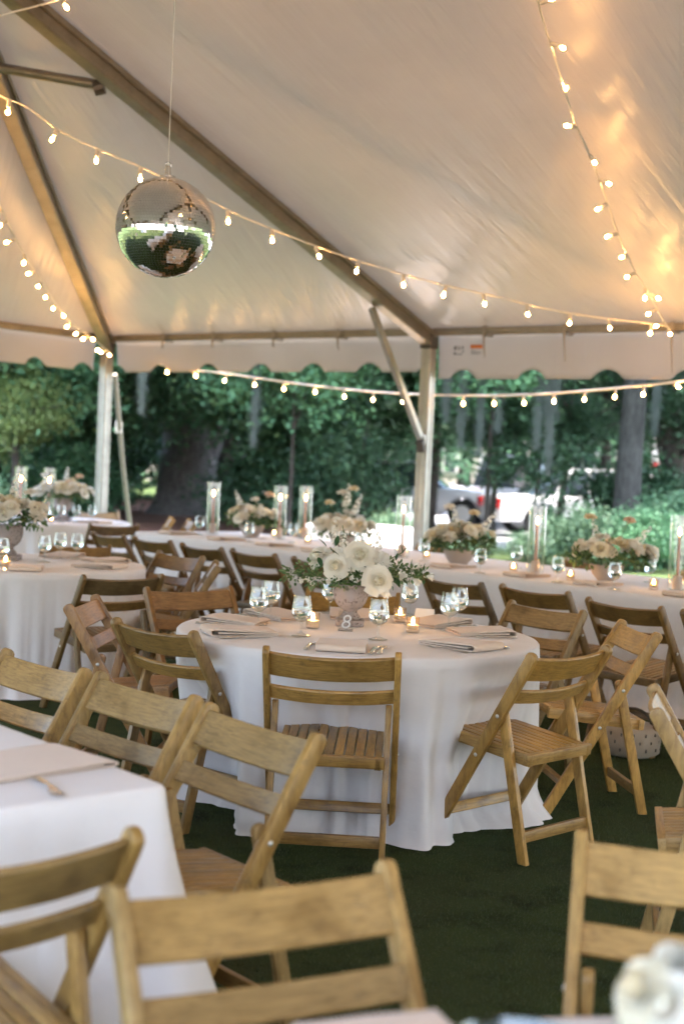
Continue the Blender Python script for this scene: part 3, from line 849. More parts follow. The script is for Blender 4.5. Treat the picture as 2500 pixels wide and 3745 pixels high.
def rect_table(label, c, a, lx, ly, seed, amp=.02, group='long tables under white cloths', cflare=.13):
    """lx along local x, turned by a"""
    rc = .035; hx, hy = lx / 2 - rc, ly / 2 - rc; q = math.pi * rc / 2
    segs = [2 * hy, q, 2 * hx, q, 2 * hy, q, 2 * hx, q]; L = sum(segs); ca, sa_ = math.cos(a), math.sin(a)
    def loc_(s_):
        s_ %= L
        corners = [((hx + rc, -hy), (0, 1), (1, 0)), ((hx, hy), 0, None), ((hx, hy + rc), (-1, 0), (0, 1)), ((-hx, hy), 90, None), ((-hx - rc, hy), (0, -1), (-1, 0)), ((-hx, -hy), 180, None), ((-hx, -hy - rc), (1, 0), (0, -1)), ((hx, -hy), 270, None)]
        for sg, (p, d, n_) in zip(segs, corners):
            if s_ <= sg + 1e-9:
                if n_ is not None: return (p[0] + d[0] * s_, p[1] + d[1] * s_), n_
                an = R(d) + s_ / rc
                return (p[0] + rc * math.cos(an), p[1] + rc * math.sin(an)), (math.cos(an), math.sin(an))
            s_ -= sg
        return (hx + rc, -hy), (1, 0)
    rot = lambda p: (p[0] * ca - p[1] * sa_, p[0] * sa_ + p[1] * ca)
    path = lambda s_: rot(loc_(s_)[0]); normal = lambda s_: rot(loc_(s_)[1])
    def extra(s_, tt, z):
        p, n_ = loc_(s_)
        dc = min(math.hypot(abs(p[0]) - hx - rc, abs(p[1]) - hy - rc), 1.0)
        return cflare * tt ** 1.4 * math.exp(-(dc / .16) ** 2)
    return skirt('long_table', label, path, normal, L, ZT, seed, amp, extra, loc=c, group=group, ns=900, nfold=12)
T8 = (.09, 6.03)
def tk(x, y, c, Rr, w=.27):
    d = math.hypot(x - c[0], y - c[1]); return (math.atan2(y - c[1], x - c[0]), max(0, Rr - (d - .25)), w)
tb8 = round_table('round table under a white floor-length cloth, set with the urn of roses and number eight', T8, .768, 3, .034,
    [tk(0, 5.26, T8, .768), tk(.71, 5.49, T8, .768), tk(-.55, 5.71, T8, .768)], nfold=10)
TL = (-1.985, 8.90)
round_table('round white-clothed table at the left with ivory roses and water glasses', TL, .768, 8, .03)
TG = (-2.88, 14.2)
round_table('distant round white table beside the corner leg with two hurricane candles', TG, .768, 12, .035)
round_table('distant sunlit round white table outside the tent beyond the long table', (.22, 15.8), .62, 15, .03)
TN = (.46, 1.13)
round_table('blurred round white table at the lower right corner of the photo', TN, .768, 18, .03)
# long table behind, parallel to the chair row
ld = V((.655, -.756, 0)); ln = V((.756, .655, 0)); la = math.atan2(ld.y, ld.x)
n_c = (7.0 + 8.25) / 2
def LT_(s_, n_): p = ld * s_ + ln * n_; return (p.x, p.y)
s0 = V((-1.83, 12.89, 0)).dot(ld); s1 = s0 + 7.4
lt = rect_table('long white-clothed table lined with flower bowls and tall candles behind table eight', LT_((s0 + s1) / 2, n_c), la, s1 - s0, 1.25, 21, .018)
# near table at the lower left
u1 = V((-.65, .76, 0)); u2 = V((-.76, -.65, 0)); cc = V((-.345, 3.10, 0)) + u1 * 1.2 + u2 * .40
rect_table('near white-clothed table whose corner fills the lower left', (cc.x, cc.y), math.atan2(u1.y, u1.x), 2.4, .80, 25, .014, cflare=.22)
for (x, y), ph in zip([(-3.6, -1.6), (3.2, -2.6), (-.6, -3.6), (-6.2, .8)], ['left behind the photographer', 'right behind the photographer', 'straight behind the photographer', 'far left of the photographer']):
    round_table('white-clothed round table ' + ph + ', seen only in the mirror ball', (x, y), .768, int(30 + x), .03)
# ------------------------------------------------------------------ table ware
ZS = ZT + .0015
def proto(name):
    o = bpy.data.objects.new(name, None); COL.objects.link(o); return o
def place(o, kids, first, loc, rz, label, cat, group, scale=1.0):
    c = o if first else copy_tree(o, kids)
    c.location = loc; c.rotation_euler = (0, 0, rz); c.scale = (scale,) * 3
    return tag(c, label, cat, group)
class Maker:
    def __init__(s, o): s.o = o; s.k = tree_of(o); s.first = True
    def __call__(s, loc, rz, label, cat, group, scale=1.0):
        c = place(s.o, s.k, s.first, loc, rz, label, cat, group, scale); s.first = False; return c
# goblet
g = proto('water_goblet')
MB().lathe([(.007, .058), (.020, .064), (.034, .076), (.0415, .094), (.0425, .108), (.0395, .132), (.0355, .155), (.0345, .170), (.0335, .170), (.0345, .155), (.0385, .132), (.0412, .108)], 28).build('bowl', GLASS, g, 80)
MB().lathe([(.0, .001), (.039, .0015), (.040, .003), (.024, .007), (.008, .014), (.0048, .022), (.0044, .034), (.0058, .040), (.0048, .046), (.007, .058), (0, .060)], 24).build('stem', GLASS, g, 80)
MB().lathe([(0, .0605), (.019, .0665), (.0325, .078), (.0398, .095), (.0408, .108), (.0400, .118), (0, .118)], 24).build('water', WATER, g, 50)
goblet = Maker(g)
# votive
g = proto('votive_candle')
MB().lathe([(0, .0005), (.026, .0005), (.029, .004), (.0295, .066), (.0275, .066), (.0268, .016), (0, .014)], 20).build('glass_cup', thin_glass('votive_glass', (1, .93, .85), .06, .12), g, 50)
MB().lathe([(0, .0165), (.0245, .0165), (.0245, .034), (.005, .033), (0, .034)], 16).build('wax', WAXW, g, 50)
MB().lathe([(0, .034), (.0065, .039), (.008, .047), (.0045, .058), (0, .066)], 8).build('flame', FLAME, g, 180)
votive = Maker(g)
# tall taper in a glass cylinder
g = proto('glass_cylinder')
MB().lathe([(.0, .001), (.052, .001), (.058, .004), (.058, .475), (.0555, .475), (.0555, .010), (0, .010)], 36).build('cylinder_wall', GLASS, g, 50)
cylinder = Maker(g)
g = proto('taper_candle')
MB().lathe([(0, .012), (.030, .012), (.030, .095), (.014, .10), (0, .10)], 18).build('holder', BLUSH, g, 50)
MB().lathe([(0, .098), (.0105, .098), (.0095, .22), (.008, .335), (.004, .345), (0, .346)], 14).build('wax', WAX, g, 60)
MB().tube([(0, 0, .344), (.0, 0, .356)], .0012, 5).build('wick', DARK, g)
MB().lathe([(0, .348), (.006, .354), (.0085, .364), (.006, .380), (.0025, .394), (0, .400)], 10).build('flame', FLAME, g, 180)
taper = Maker(g)
# folded napkin: layers of cloth folded over at the outer end
def napkin_mesh(seed):
    rg_ = random.Random(seed); mb = MB(); cl = []
    L, lay = .135, .0055
    # centre line in (y,z): y negative = outer end
    p = [(L, .004), (.05, .0035), (-L + .02, .0035)]
    for i in range(7):
        an = -math.pi / 2 - math.pi * i / 6; p.append((-L + .012 + .012 * math.cos(an), .0155 + .012 * math.sin(an)))
    p += [(-L + .05, .026), (0, .021), (L - .01, .0165), (L, .0135), (L - .006, .0105), (.0, .0125), (-L + .03, .0155)]
    nx = 10; th = .0022; n_ = len(p)
    for i in range(nx + 1):
        x = -.095 + .19 * i / nx; bump = .004 * math.sin(3.1 * i / nx * 2 + seed) * (1 - abs(i / nx - .5))
        tp = [1.0 + .05 * math.sin(i * .9 + seed)] * n_
        up, dn = [], []
        for j in range(n_):
            a, b = p[max(j - 1, 0)], p[min(j + 1, n_ - 1)]; dx, dz = b[0] - a[0], b[1] - a[1]; l = math.hypot(dx, dz) or 1
            nx_, nz_ = -dz / l, dx / l; q = p[j]
            sk = .012 * math.sin(seed + x * 9) * (q[0] / L) + x * .05 * math.sin(seed * 3)
            zz = q[1] * (1 + bump * 40 * (.5 if j > 3 else 0))
            up.append((x, q[0] + sk + nx_ * th, zz + nz_ * th)); dn.append((x, q[0] + sk - nx_ * th, zz - nz_ * th))
        mb.v += up + dn[::-1]
    m_ = 2 * n_
    for i in range(nx):
        for j in range(m_):
            k_ = (j + 1) % m_; mb.f.append((i * m_ + j, i * m_ + k_, (i + 1) * m_ + k_, (i + 1) * m_ + j)); mb.mi.append(0)
    mb.f += [tuple(range(m_)), tuple(nx * m_ + j for j in range(m_ - 1, -1, -1))]; mb.mi += [0, 0]
    mb.v = [(x, y, max(z, .0008)) for x, y, z in mb.v]
    return mb.mesh('napkin', NAPKIN, 50)
NAPS = [napkin_mesh(s_) for s_ in (1, 2, 5, 8)]
_nn = [0]
def napkin(loc, rz, label, group='folded blush napkins', sc=1.0):
    o = obj('napkin', NAPS[_nn[0] % 4]); _nn[0] += 1; o.location = loc; o.rotation_euler = (0, 0, rz); o.scale = (sc, sc, sc)
    return tag(o, label, 'napkin', group)
# cutlery (length along y, handle at -y)
def flat_bar(mb, prof, z0=.001, th=.003):
    """prof: [(y, halfwidth, lift)]"""
    b = len(mb.v)
    for y, w, l in prof: mb.v += [(-w, y, z0 + l), (w, y, z0 + l), (w, y, z0 + l + th), (-w, y, z0 + l + th)]
    for i in range(len(prof) - 1):
        for j in range(4): mb.f.append((b + i * 4 + j, b + i * 4 + (j + 1) % 4, b + (i + 1) * 4 + (j + 1) % 4, b + (i + 1) * 4 + j)); mb.mi.append(0)
    mb.f += [(b + 3, b + 2, b + 1, b), tuple(b + (len(prof) - 1) * 4 + j for j in range(4))]; mb.mi += [0, 0]
    return mb
g = proto('fork')
flat_bar(MB(), [(-.10, .009, 0), (-.085, .0105, .001), (-.04, .006, .004), (.02, .0035, .007), (.038, .008, .005), (.05, .012, .002)]).build('handle', STEEL, g, bevel=.001, seg=1, smooth=40)
for i in range(4): flat_bar(MB(), [(.049, .0019, .002), (.07, .0016, .0), (.098, .0011, .004)], .001, .002).build('tine', STEEL, g).location.x = -.0098 + i * .0065
fork = Maker(g)
g = proto('knife')
flat_bar(MB(), [(-.11, .010, 0), (-.06, .010, .001), (.0, .007, .001)], .001, .0065).build('handle', STEEL, g, bevel=.002, seg=1, smooth=40)
flat_bar(MB(), [(.0, .006, .001), (.02, .010, 0), (.09, .010, 0), (.112, .003, 0)], .001, .002).build('blade', STEEL, g)
knife = Maker(g)
g = proto('spoon')
flat_bar(MB(), [(-.09, .010, 0), (-.075, .011, .001), (-.03, .006, .004), (.035, .004, .006)]).build('handle', STEEL, g, bevel=.001, seg=1, smooth=40)
mb = MB(); mb.v = []
for i in range(6):
    for j in range(14):
        rr_ = i / 5; a = 2 * math.pi * j / 14; mb.v.append((.019 * rr_ * math.cos(a), .062 + .03 * rr_ * math.sin(a), .002 + .007 * rr_ ** 2))
for i in range(5):
    for j in range(14): mb.f.append((i * 14 + j, i * 14 + (j + 1) % 14, (i + 1) * 14 + (j + 1) % 14, (i + 1) * 14 + j)); mb.mi.append(0)
mb.build('bowl', STEEL, g, 60)
spoon = Maker(g)

# ------------------------------------------------------------------ flowers
def petal_patch(mb, ang, r_in, r_out, z0, h, wid, curl, nu=5, nv=5, wob=0.0, tip=0.0):
    b = len(mb.v)
    for j in range(nv + 1):
        v_ = j / nv
        for i in range(nu + 1):
            u_ = i / nu * 2 - 1
            a = ang + u_ * wid * (.45 + .55 * math.sin(math.pi * min(1, .2 + .65 * v_)))
            rad = r_in + (r_out - r_in) * v_ ** .8 + curl * v_ ** 4 - .10 * r_out * (1 - u_ * u_) * 0
            z = z0 + h * (v_ ** .85) * (1 - .16 * u_ * u_ * v_) - curl * .7 * v_ ** 5 + wob * math.sin(u_ * 3 + ang * 5) * v_
            rad *= 1 + .06 * (u_ * u_) * v_
            if tip: rad *= 1 - tip * max(0, (v_ - .45) / .55) ** 1.6
            mb.v.append((rad * math.cos(a), rad * math.sin(a), z))
    w_ = nu + 1
    for j in range(nv):
        for i in range(nu): mb.f.append((b + j * w_ + i, b + j * w_ + i + 1, b + (j + 1) * w_ + i + 1, b + (j + 1) * w_ + i)); mb.mi.append(0)
def rose_mesh(name, r_, m_, seed, open_=1.0):
    rg_ = random.Random(seed); mb = MB(); a = rg_.random() * 6
    lay = [(2, .03, .20, .12, .80, 1.3, 0, .85), (3, .05, .32, .10, .80, 1.1, 0, .72), (3, .07, .44, .07, .78, 1.05, 0, .55), (4, .09, .56, .04, .73, .9, 0, .36), (4, .11, .68, .0, .66, .9, .02, .15), (5, .13, .80, -.05, .55, .8, .07, 0), (5, .14, .92, -.10, .42, .78, .13, 0), (5, .12, 1.04, -.16, .28, .74, .16, 0)]
    for n_, ri, ro, z0, h, w, cu, tip in lay:
        for i in range(n_):
            a += 2 * math.pi / n_ + rg_.uniform(-.12, .12)
            petal_patch(mb, a, ri * r_, ro * r_ * open_ * rg_.uniform(.94, 1.06), z0 * r_ + rg_.uniform(-.03, .03) * r_, h * r_ * rg_.uniform(.92, 1.06), w * rg_.uniform(.92, 1.1), cu * r_ * open_, 6, 6, .03 * r_, tip)
        a += .5
    return mb.mesh(name, m_, 180)
def ruffle_mesh(name, r_, m_, seed, n_=46):
    rg_ = random.Random(seed); mb = MB()
    for i in range(n_):
        el = rg_.uniform(.05, 1.45); petal_patch(mb, rg_.uniform(0, 6.28), .05 * r_, r_ * math.cos(el * .9) * rg_.uniform(.8, 1.05), 0, r_ * .75 * math.sin(el), .32, .04 * r_, 3, 3, .12 * r_)
    return mb.mesh(name, m_, 180)
def stock_mesh(name, m_, seed, L=.16):
    rg_ = random.Random(seed); mb = MB()
    for i in range(22):
        t = i / 21; a = i * 2.4; rr_ = .026 * (1 - .72 * t); c_ = V((rr_ * math.cos(a), rr_ * math.sin(a), L * t))
        q = V((math.cos(a), math.sin(a), .7)).normalized().to_track_quat('Z', 'Y'); s_ = .017 * (1 - .6 * t)
        sub = MB()
        for k_ in range(5): petal_patch(sub, k_ * 1.257 + rg_.random(), .1 * s_, s_, 0, s_ * .45, .6, .2 * s_, 2, 2)
        mb.add([c_ + q @ V(p) for p in sub.v], sub.f)
    return mb.mesh(name, m_, 180)
def tulip_mesh(name, r_, m_, seed):
    rg_ = random.Random(seed); mb = MB()
    for i in range(6): petal_patch(mb, i * 1.047 + rg_.uniform(-.1, .1), .12 * r_, r_ * (.75 if i % 2 else .66), 0, r_ * 2.2, .62, -.12 * r_ if i % 2 else .22 * r_, 4, 5)
    return mb.mesh(name, m_, 180)
ROSES = [rose_mesh('rose', 1, PETAL, s_) for s_ in (1, 2, 3)]
ROSEC = [rose_mesh('rose', 1, PETALC, s_, .9) for s_ in (4, 5)]
RUFF = [ruffle_mesh('carnation', 1, PETALW, 6), ruffle_mesh('carnation', 1, PETALC, 7), ruffle_mesh('carnation', 1, PEACH, 8)]
STOCK = stock_mesh('stock_spike', PETALW, 9)
TULIP = tulip_mesh('tulip', 1, PETALW, 10)
def leaf_shape(L, w):
    vs = []; n_ = 6
    for i in range(n_ + 1):
        t = i / n_; ww = w * math.sin(math.pi * t ** .85) ** .9 if 0 < t < 1 else .0004; z = -.10 * L * t * t
        vs += [(-ww, L * t, z + ww * .35), (0, L * t, z), (ww, L * t, z + ww * .35)]
    fs = []
    for i in range(n_):
        for j in (0, 1): fs.append((i * 3 + j, i * 3 + j + 1, (i + 1) * 3 + j + 1, (i + 1) * 3 + j))
    return vs, fs
LEAFME = MB().add(*leaf_shape(1, .21)).mesh('leaf', SPRIG, 180)
def put(me, name, parent, p, d, s_, roll=0.0):
    o = obj(name, me, parent); o.location = p; d = V(d).normalized()
    o.rotation_mode = 'QUATERNION'; o.rotation_quaternion = d.to_track_quat('Z', 'Y') @ Quaternion((0, 0, 1), roll); o.scale = (s_,) * 3
    return o
def put_leaf(parent, p, d, s_, roll=0.0):
    o = obj('leaf', LEAFME, parent); o.location = p; d = V(d).normalized(); o.rotation_mode = 'QUATERNION'
    o.rotation_quaternion = d.to_track_quat('Y', 'Z') @ Quaternion((0, 1, 0), roll); o.scale = (s_,) * 3; o.color = (1, 1, 1, 1); return o
def filler(parent, pts, n_, L, spread, m_, seed, name='filler_foliage'):
    """small leaflets scattered round given (centre, radius) clumps"""
    rg_ = random.Random(seed); mb = MB(); bv, bf = leaf_shape(1, .26)
    for i in range(n_):
        c_, r_ = pts[rg_.randrange(len(pts))]
        d = V((rg_.gauss(0, 1), rg_.gauss(0, 1), rg_.gauss(.1, .8))).normalized(); p = V(c_) + d * r_ * rg_.random() ** .5
        q = d.to_track_quat('Y', 'Z') @ Quaternion((0, 1, 0), rg_.uniform(-1.5, 1.5)); s_ = L * rg_.uniform(.6, 1.3)
        mb.add([p + q @ (V(v_) * s_) for v_ in bv], bf)
    o = mb.build(name, m_, parent, 180); o.color = (1, 1, 1, 1); return tag(o, kind='stuff')
def stems(parent, ends, root, r_=.0022):
    for e in ends:
        e = V(e); MB().tube([V(root), (V(root) + e) / 2 + V((0, 0, .01)), e], r_, 5).build('stem', SPRIGS, parent)
SPRIGS = mat('green_stem', (.09, .16, .05), .6)
FILL = leaf_mat('filler_leaf', [(.06, .12, .045), (.11, .19, .07), (.20, .27, .12)], .2)
# stone urn
mt = mat('weathered_stone', (.43, .35, .32), .85, spec=.2); k = N(mt); v = k.coord('Object')
big = k.noise(v, 14, 5, .6); sp = k.noise(v, 95, 3, .5)
c = k.mix((.38, .34, .335), (.26, .23, .225), big)
zone = k.ramp(k.noise(v, 9, 2), [(.36, (0, 0, 0)), (.50, (1, 1, 1))])
pit = k.ramp(sp, [(.40, (1, 1, 1)), (.44, (0, 0, 0))])
pm = k.mix((0, 0, 0), pit, zone)
c = k.mix(c, (.10, .075, .065), pm)
k.link(c, k.b.inputs['Base Color']); k.link(k.bump(big, .3, .004), k.b.inputs['Normal'])
STONE = mt
def urn(parent, s_=1.0):
    mb = MB().lathe([(r_ * s_, z * s_) for r_, z in [(0, .030), (.046, .030), (.047, .040), (.036, .052), (.030, .062), (.034, .070), (.050, .080), (.066, .100), (.075, .125), (.0775, .150), (.076, .172), (.080, .176), (.080, .184), (.072, .184), (.068, .165), (.0, .160)]], 40)
    mb.build('urn', STONE, parent, 40)
    MB().box((0, 0, .015 * s_), (.125 * s_, .125 * s_, .029 * s_)).build('plinth', STONE, parent, bevel=.006, smooth=40)
ar = thing('flower_urn', 'stone urn of open white roses and dark leaves in the middle of table eight', 'flowers', (.055, 6.25, ZS), R(28))
ar.rotation_euler = (0, 0, 0)
urn(ar)
for x, z, y, r_, d in [(-.068, .262, -.075, .053, (-.35, -1, .35)), (.030, .312, -.055, .060, (.12, -1, .35)), (.108, .212, -.105, .060, (.30, -1, .10)), (-.150, .292, .01, .050, (-.9, -.45, .5)), (-.02, .25, .09, .05, (0, 1, .6)), (.09, .26, .10, .05, (.5, 1, .6))]:
    put(random.choice(ROSES), 'rose', ar, (x, y, z), d, r_, random.random() * 6)
put(RUFF[0], 'lisianthus', ar, (.125, -.03, .288), (.35, -1, .4), .046); put(RUFF[0], 'lisianthus', ar, (-.125, -.01, .30), (-.4, -.5, .8), .045)
put(RUFF[0], 'lisianthus', ar, (.03, .04, .34), (0, -.2, 1), .04)
put(STOCK, 'stock_spike', ar, (-.055, .0, .30), (-.22, -.1, 1), 1.0); put(STOCK, 'stock_spike', ar, (.105, .01, .30), (.06, -.1, 1), .78)
put(STOCK, 'stock_spike', ar, (-.03, -.01, .29), (-.1, -.25, 1), .8)
for x, z, y, d, s_ in [(.262, .258, -.02, (.5, -.5, .55), .020), (.262, .225, -.05, (.75, -.7, -.45), .022), (.21, .215, -.06, (.2, -.7, .5), .024), (.315, .232, -.03, (1, -.3, .05), .021), (.15, .185, -.10, (.2, -.3, -1), .022), (.235, .19, -.05, (.5, -.5, -.6), .02), (-.20, .20, -.03, (-.9, -.4, -.2), .014)]:
    put(TULIP, 'bellflower', ar, (x, y, z), d, s_)
lv = [(-.115, .345, (-.55, -.2, .62), .058), (-.075, .35, (.12, -.3, .85), .055), (-.10, .335, (.8, -.3, -.35), .05), (-.13, .318, (-.9, -.4, .1), .05), (-.15, .30, (.35, -.6, -.75), .056), (.215, .33, (-.15, -.1, 1), .042), (.215, .328, (.5, -.1, .85), .044), (.19, .315, (.9, -.2, .4), .035), (.185, .225, (.45, -.6, -.65), .058), (.20, .235, (.75, -.5, -.55), .062), (.16, .228, (.9, -.5, .0), .05), (.19, .30, (.1, -.4, 1), .04), (.02, .215, (-.2, -1, -.1), .05), (-.01, .21, (.3, -1, -.3), .05), (-.03, .215, (-.5, -1, -.4), .045), (.05, .26, (.3, -1, .3), .045), (-.02, .27, (.2, -1, -.2), .05), (.10, .27, (.2, -.9, .5), .035)]
for x, z, d, s_ in lv: put_leaf(ar, (x, -.055, z), d, s_, random.uniform(-.4, .4))
stems(ar, [(-.10, -.04, .345), (.215, -.05, .335), (.30, -.03, .235), (.26, -.03, .26), (-.26, -.02, .22), (.19, -.05, .24), (-.05, .0, .44), (.11, .0, .42)], (0, 0, .18))
filler(ar, [((-.20, -.02, .225), .055), ((-.26, -.02, .215), .05), ((-.16, -.05, .21), .045), ((-.05, -.07, .20), .04), ((.04, -.07, .205), .04), ((.20, -.03, .25), .05), ((.26, -.03, .245), .04), ((.31, -.03, .24), .03), ((0, .02, .24), .10), ((.0, .10, .22), .08), ((.16, .04, .24), .07)], 1050, .021, 0, FILL, 31)
for x, y, z in [(-.22, -.06, .19), (-.17, -.07, .185), (-.19, -.07, .20), (-.10, -.08, .195), (.0, -.085, .215), (.02, -.085, .205)]: put(RUFF[0], 'floret', ar, (x, y, z), (-.2, -1, .2), .012)
def arrangement(label, loc, kind, seed, rz=0.0, sc=1.0, wide=1.0, tall=()):
    rg_ = random.Random(seed)
    t = thing('flower_urn' if kind == 'urn' else 'flower_bowl', label, 'flowers', loc, rz, 'flower arrangements')
    if kind == 'urn': urn(t); z0 = .19
    else:
        MB().lathe([(0, .002), (.045, .002), (.05, .01), (.075, .04), (.092, .075), (.095, .092), (.09, .092), (.085, .07), (0, .05)], 28).build('bowl', BLUSHD, t, 50); z0 = .10
    for i in range(26):
        a = rg_.uniform(0, 6.28); rr_ = rg_.random() ** .5; d = V((math.cos(a) * rr_ * 1.25, math.sin(a) * rr_ * 1.25, .75 + .3 * (1 - rr_)))
        p = V((d.x * .135 * wide, d.y * .105, z0 + .03 + .105 * (1 - rr_ * .75) + rg_.uniform(-.02, .02)))
        r_ = rg_.uniform(.036, .052) ; pick = rg_.random()
        if pick < .5: put(rg_.choice(ROSES + ROSEC[:1]), 'rose', t, p, d, r_, a)
        elif pick < .95: put(RUFF[0], 'carnation', t, p, d, r_ * .9, a)
        else: put(RUFF[2], 'carnation', t, p, d, r_ * .8, a)
    for x, y, z, which in tall:
        if which == 's': put(STOCK, 'stock_spike', t, (x * .6, y, z - .07), (x, 0, .3), .9)
        else: put(RUFF[which], 'carnation', t, (x, y, z), (x * .5, -.4, 1), .036)
        MB().tube([(0, 0, z0), (x * .9, y, z - .01)], .002, 5).build('stem', SPRIGS, t)
    for i in range(16):
        a = rg_.uniform(0, 6.28); put_leaf(t, (.10 * wide * math.cos(a), .085 * math.sin(a), z0 + rg_.uniform(0, .07)), (math.cos(a), math.sin(a), rg_.uniform(-.6, .6)), rg_.uniform(.05, .085), rg_.uniform(-1, 1))
    filler(t, [((.12 * wide * math.cos(a), .09 * math.sin(a), z0 + .03), .05) for a in np.linspace(0, 6.28, 9)] + [((0, 0, z0 + .06), .1)], 420, .03, 0, FILL, seed)
    t.scale = (1.22,) * 3
    return t
BLUSHD = mat('stone_bowl', (.42, .36, .32), .8)
arrangement('blush urn of ivory roses and greenery on the left round table', (TL[0] - .12, TL[1] + .10, ZS), 'urn', 41, 0, 1.0, 1.25, [(.03, 0, .37, 's'), (.12, -.05, .35, 0)])
arrangement('low bowl of cream flowers on the long table near the big tree', (-.80, 12.70, ZS), 'bowl', 42, 0, 1, 1.2, [(.12, 0, .31, 2), (.02, 0, .27, 0), (-.12, 0, .27, 's')])
arrangement('bowl of cream flowers with tall blooms on the long table, behind the centre roses', (.02, 11.58, ZS), 'bowl', 43, 0, 1, 1.2, [(-.02, 0, .37, 0), (-.10, 0, .30, 1), (.06, 0, .40, 1), (.10, 0, .30, 's'), (.02, .0, .36, 's')])
arrangement('bowl of cream flowers on the long table beside the middle tent leg', (.86, 10.28, ZS), 'bowl', 44, 0, 1, 1.35, [(-.07, 0, .34, 0), (.08, 0, .31, 1), (.20, 0, .27, 's'), (-.04, 0, .28, 's')])
arrangement('bowl of ivory roses with tall blooms on the long table at the right', (1.76, 9.38, ZS), 'bowl', 45, 0, 1, 1.5, [(-.10, 0, .34, 1), (.11, 0, .33, 2), (.23, 0, .26, 's'), (-.08, 0, .26, 's')])
arrangement('distant urn of pale pink and white flowers on the far round table', (TG[0] + .12, TG[1] - .1, ZS), 'urn', 46, 0, 1, 1.4, [(.12, 0, .36, 2), (-.16, 0, .36, 0), (.02, 0, .36, 's')])
arrangement('blurred white flowers with a green stem at the lower right corner', (.475, 1.60, ZS), 'bowl', 47, 0, 1, 1.2, [(-.07, .02, .24, 's')]).scale = (.68, .68, .84)

# ------------------------------------------------------------------ table eight settings
seats = [(-97, 'at the front of table eight', 1), (-41, 'at the front right of table eight', 1), (11, 'at the right of table eight', 1), (48, 'at the right rear of table eight', 1), (93, 'behind the urn on table eight', 0), (131, 'at the left rear of table eight', 1), (166, 'at the left of table eight', 1), (207, 'at the front left of table eight', 1)]
for a, ph, cut in seats:
    a = R(a); d = V((math.cos(a), math.sin(a), 0)); rz = a + math.pi / 2     # local -y points outward... +y to the centre
    p = V((T8[0], T8[1], ZS)) + d * (.545 if cut else .56); side = V((-d.y, d.x, 0))
    jit = random.uniform(-.12, .12)
    napkin(p, rz + jit, 'folded blush napkin lying ' + ph)
    if cut:
        fork(p - side * .125 + V((0, 0, 0)) + d * .02, rz, 'steel fork left of the napkin ' + ph, 'fork', 'forks on table eight')
        if a < 0: spoon(p + side * .155 + d * .02, rz, 'steel spoon beside the knife ' + ph, 'spoon', 'spoons on table eight')
        knife(p + side * .125 + d * .03, rz, 'steel knife right of the napkin ' + ph, 'knife', 'knives on table eight')
for (x, y), ph in zip([(-.339, 6.10), (-.303, 6.42), (-.145, 5.79), (-.037, 6.70), (.169, 5.785), (.340, 6.74), (.49, 6.22), (.554, 6.49)],
    ['at the left of table eight, larger of a pair', 'behind another glass at the left of table eight', 'beside a votive, left of the number sign', 'left behind the stone urn', 'right of the number sign at the front', 'right behind the urn next to a votive', 'at the right of table eight, nearer of a pair', 'at the right of table eight, farther of a pair']):
    goblet((x, y, ZS), random.random() * 6, 'water goblet ' + ph, 'glass', 'water goblets')
for (x, y), ph in zip([(-.104, 6.09), (.285, 6.47), (.325, 6.09)], ['left of the stone urn on table eight', 'right of the urn on table eight, the farther of two', 'right of the urn on table eight, the nearer of two']):
    votive((x, y, ZS), 0, 'lit glass votive ' + ph, 'candle', 'lit votives')
# acrylic number
sg = thing('table_number', 'small leaning clear acrylic sign with a white 8', 'sign', (.035, 6.02, ZS), R(-6))
rx = Matrix.Rotation(R(-24), 3, 'X')
MB().box(rx @ V((0, 0, .046)) + V((0, 0, 0)), (.066, .004, .092), rx).build('acrylic_plate', ACRYL, sg, bevel=.001)
cu = bpy.data.curves.new('number', 'FONT'); cu.body = '8'; cu.size = .088; cu.align_x = 'CENTER'; cu.extrude = .0004; cu.shear = .12; cu.offset = -.0004
tmp = bpy.data.objects.new('number', cu); COL.objects.link(tmp)
bpy.context.view_layer.update()
me = bpy.data.meshes.new_from_object(tmp.evaluated_get(bpy.context.evaluated_depsgraph_get())); bpy.data.objects.remove(tmp)
me.materials.clear(); me.materials.append(NUMW)
nb = obj('number', me, sg); nb.rotation_euler = (R(90 - 24), 0, 0); nb.location = rx @ V((0, -.0035, .013))
MB().box((0, .028, .004), (.06, .05, .006)).build('foot', ACRYL, sg)
# place card
mb = MB(); mb.prism([(-.028, 0), (-.027, 0), (0, .045), (.027, 0), (.028, 0), (0, .047)], -.045, .045)
o = mb.build('place_card', PAPER); o.location = (.41, 6.66, ZS); o.rotation_euler = (0, 0, R(-18)); tag(o, 'white tented place card beside the votives on table eight', 'card')

# ------------------------------------------------------------------ long table ware
for i, ((x, y), ph) in enumerate(zip([(-1.17, 12.93), (-.55, 12.62), (-.33, 12.85), (.47, 10.86), (1.33, 9.67), (2.11, 8.87)], ['nearest the big tree', 'left of a pair behind the low bowl', 'right of a pair behind the low bowl', 'just left of the middle tent leg', 'between the two flower bowls at the right', 'cut by the right edge of the photo'])):
    cylinder((x, y, ZS), 0, 'tall clear glass cylinder on the long table ' + ph, 'hurricane', 'glass cylinders', 1.0)
    taper((x, y, ZS), 0, 'lit terracotta taper candle on the long table ' + ph, 'candle', 'taper candles')
for (x, y), ph in zip([(TG[0] - .40, TG[1] + .30), (TG[0] - .12, TG[1] + .35)], ['left one', 'right one']):
    cylinder((x, y, ZS), 0, 'glass cylinder on the far round table, ' + ph, 'hurricane', 'glass cylinders', 1.08)
    taper((x, y, ZS), 0, 'lit taper on the far round table, ' + ph, 'candle', 'taper candles', 1.05)
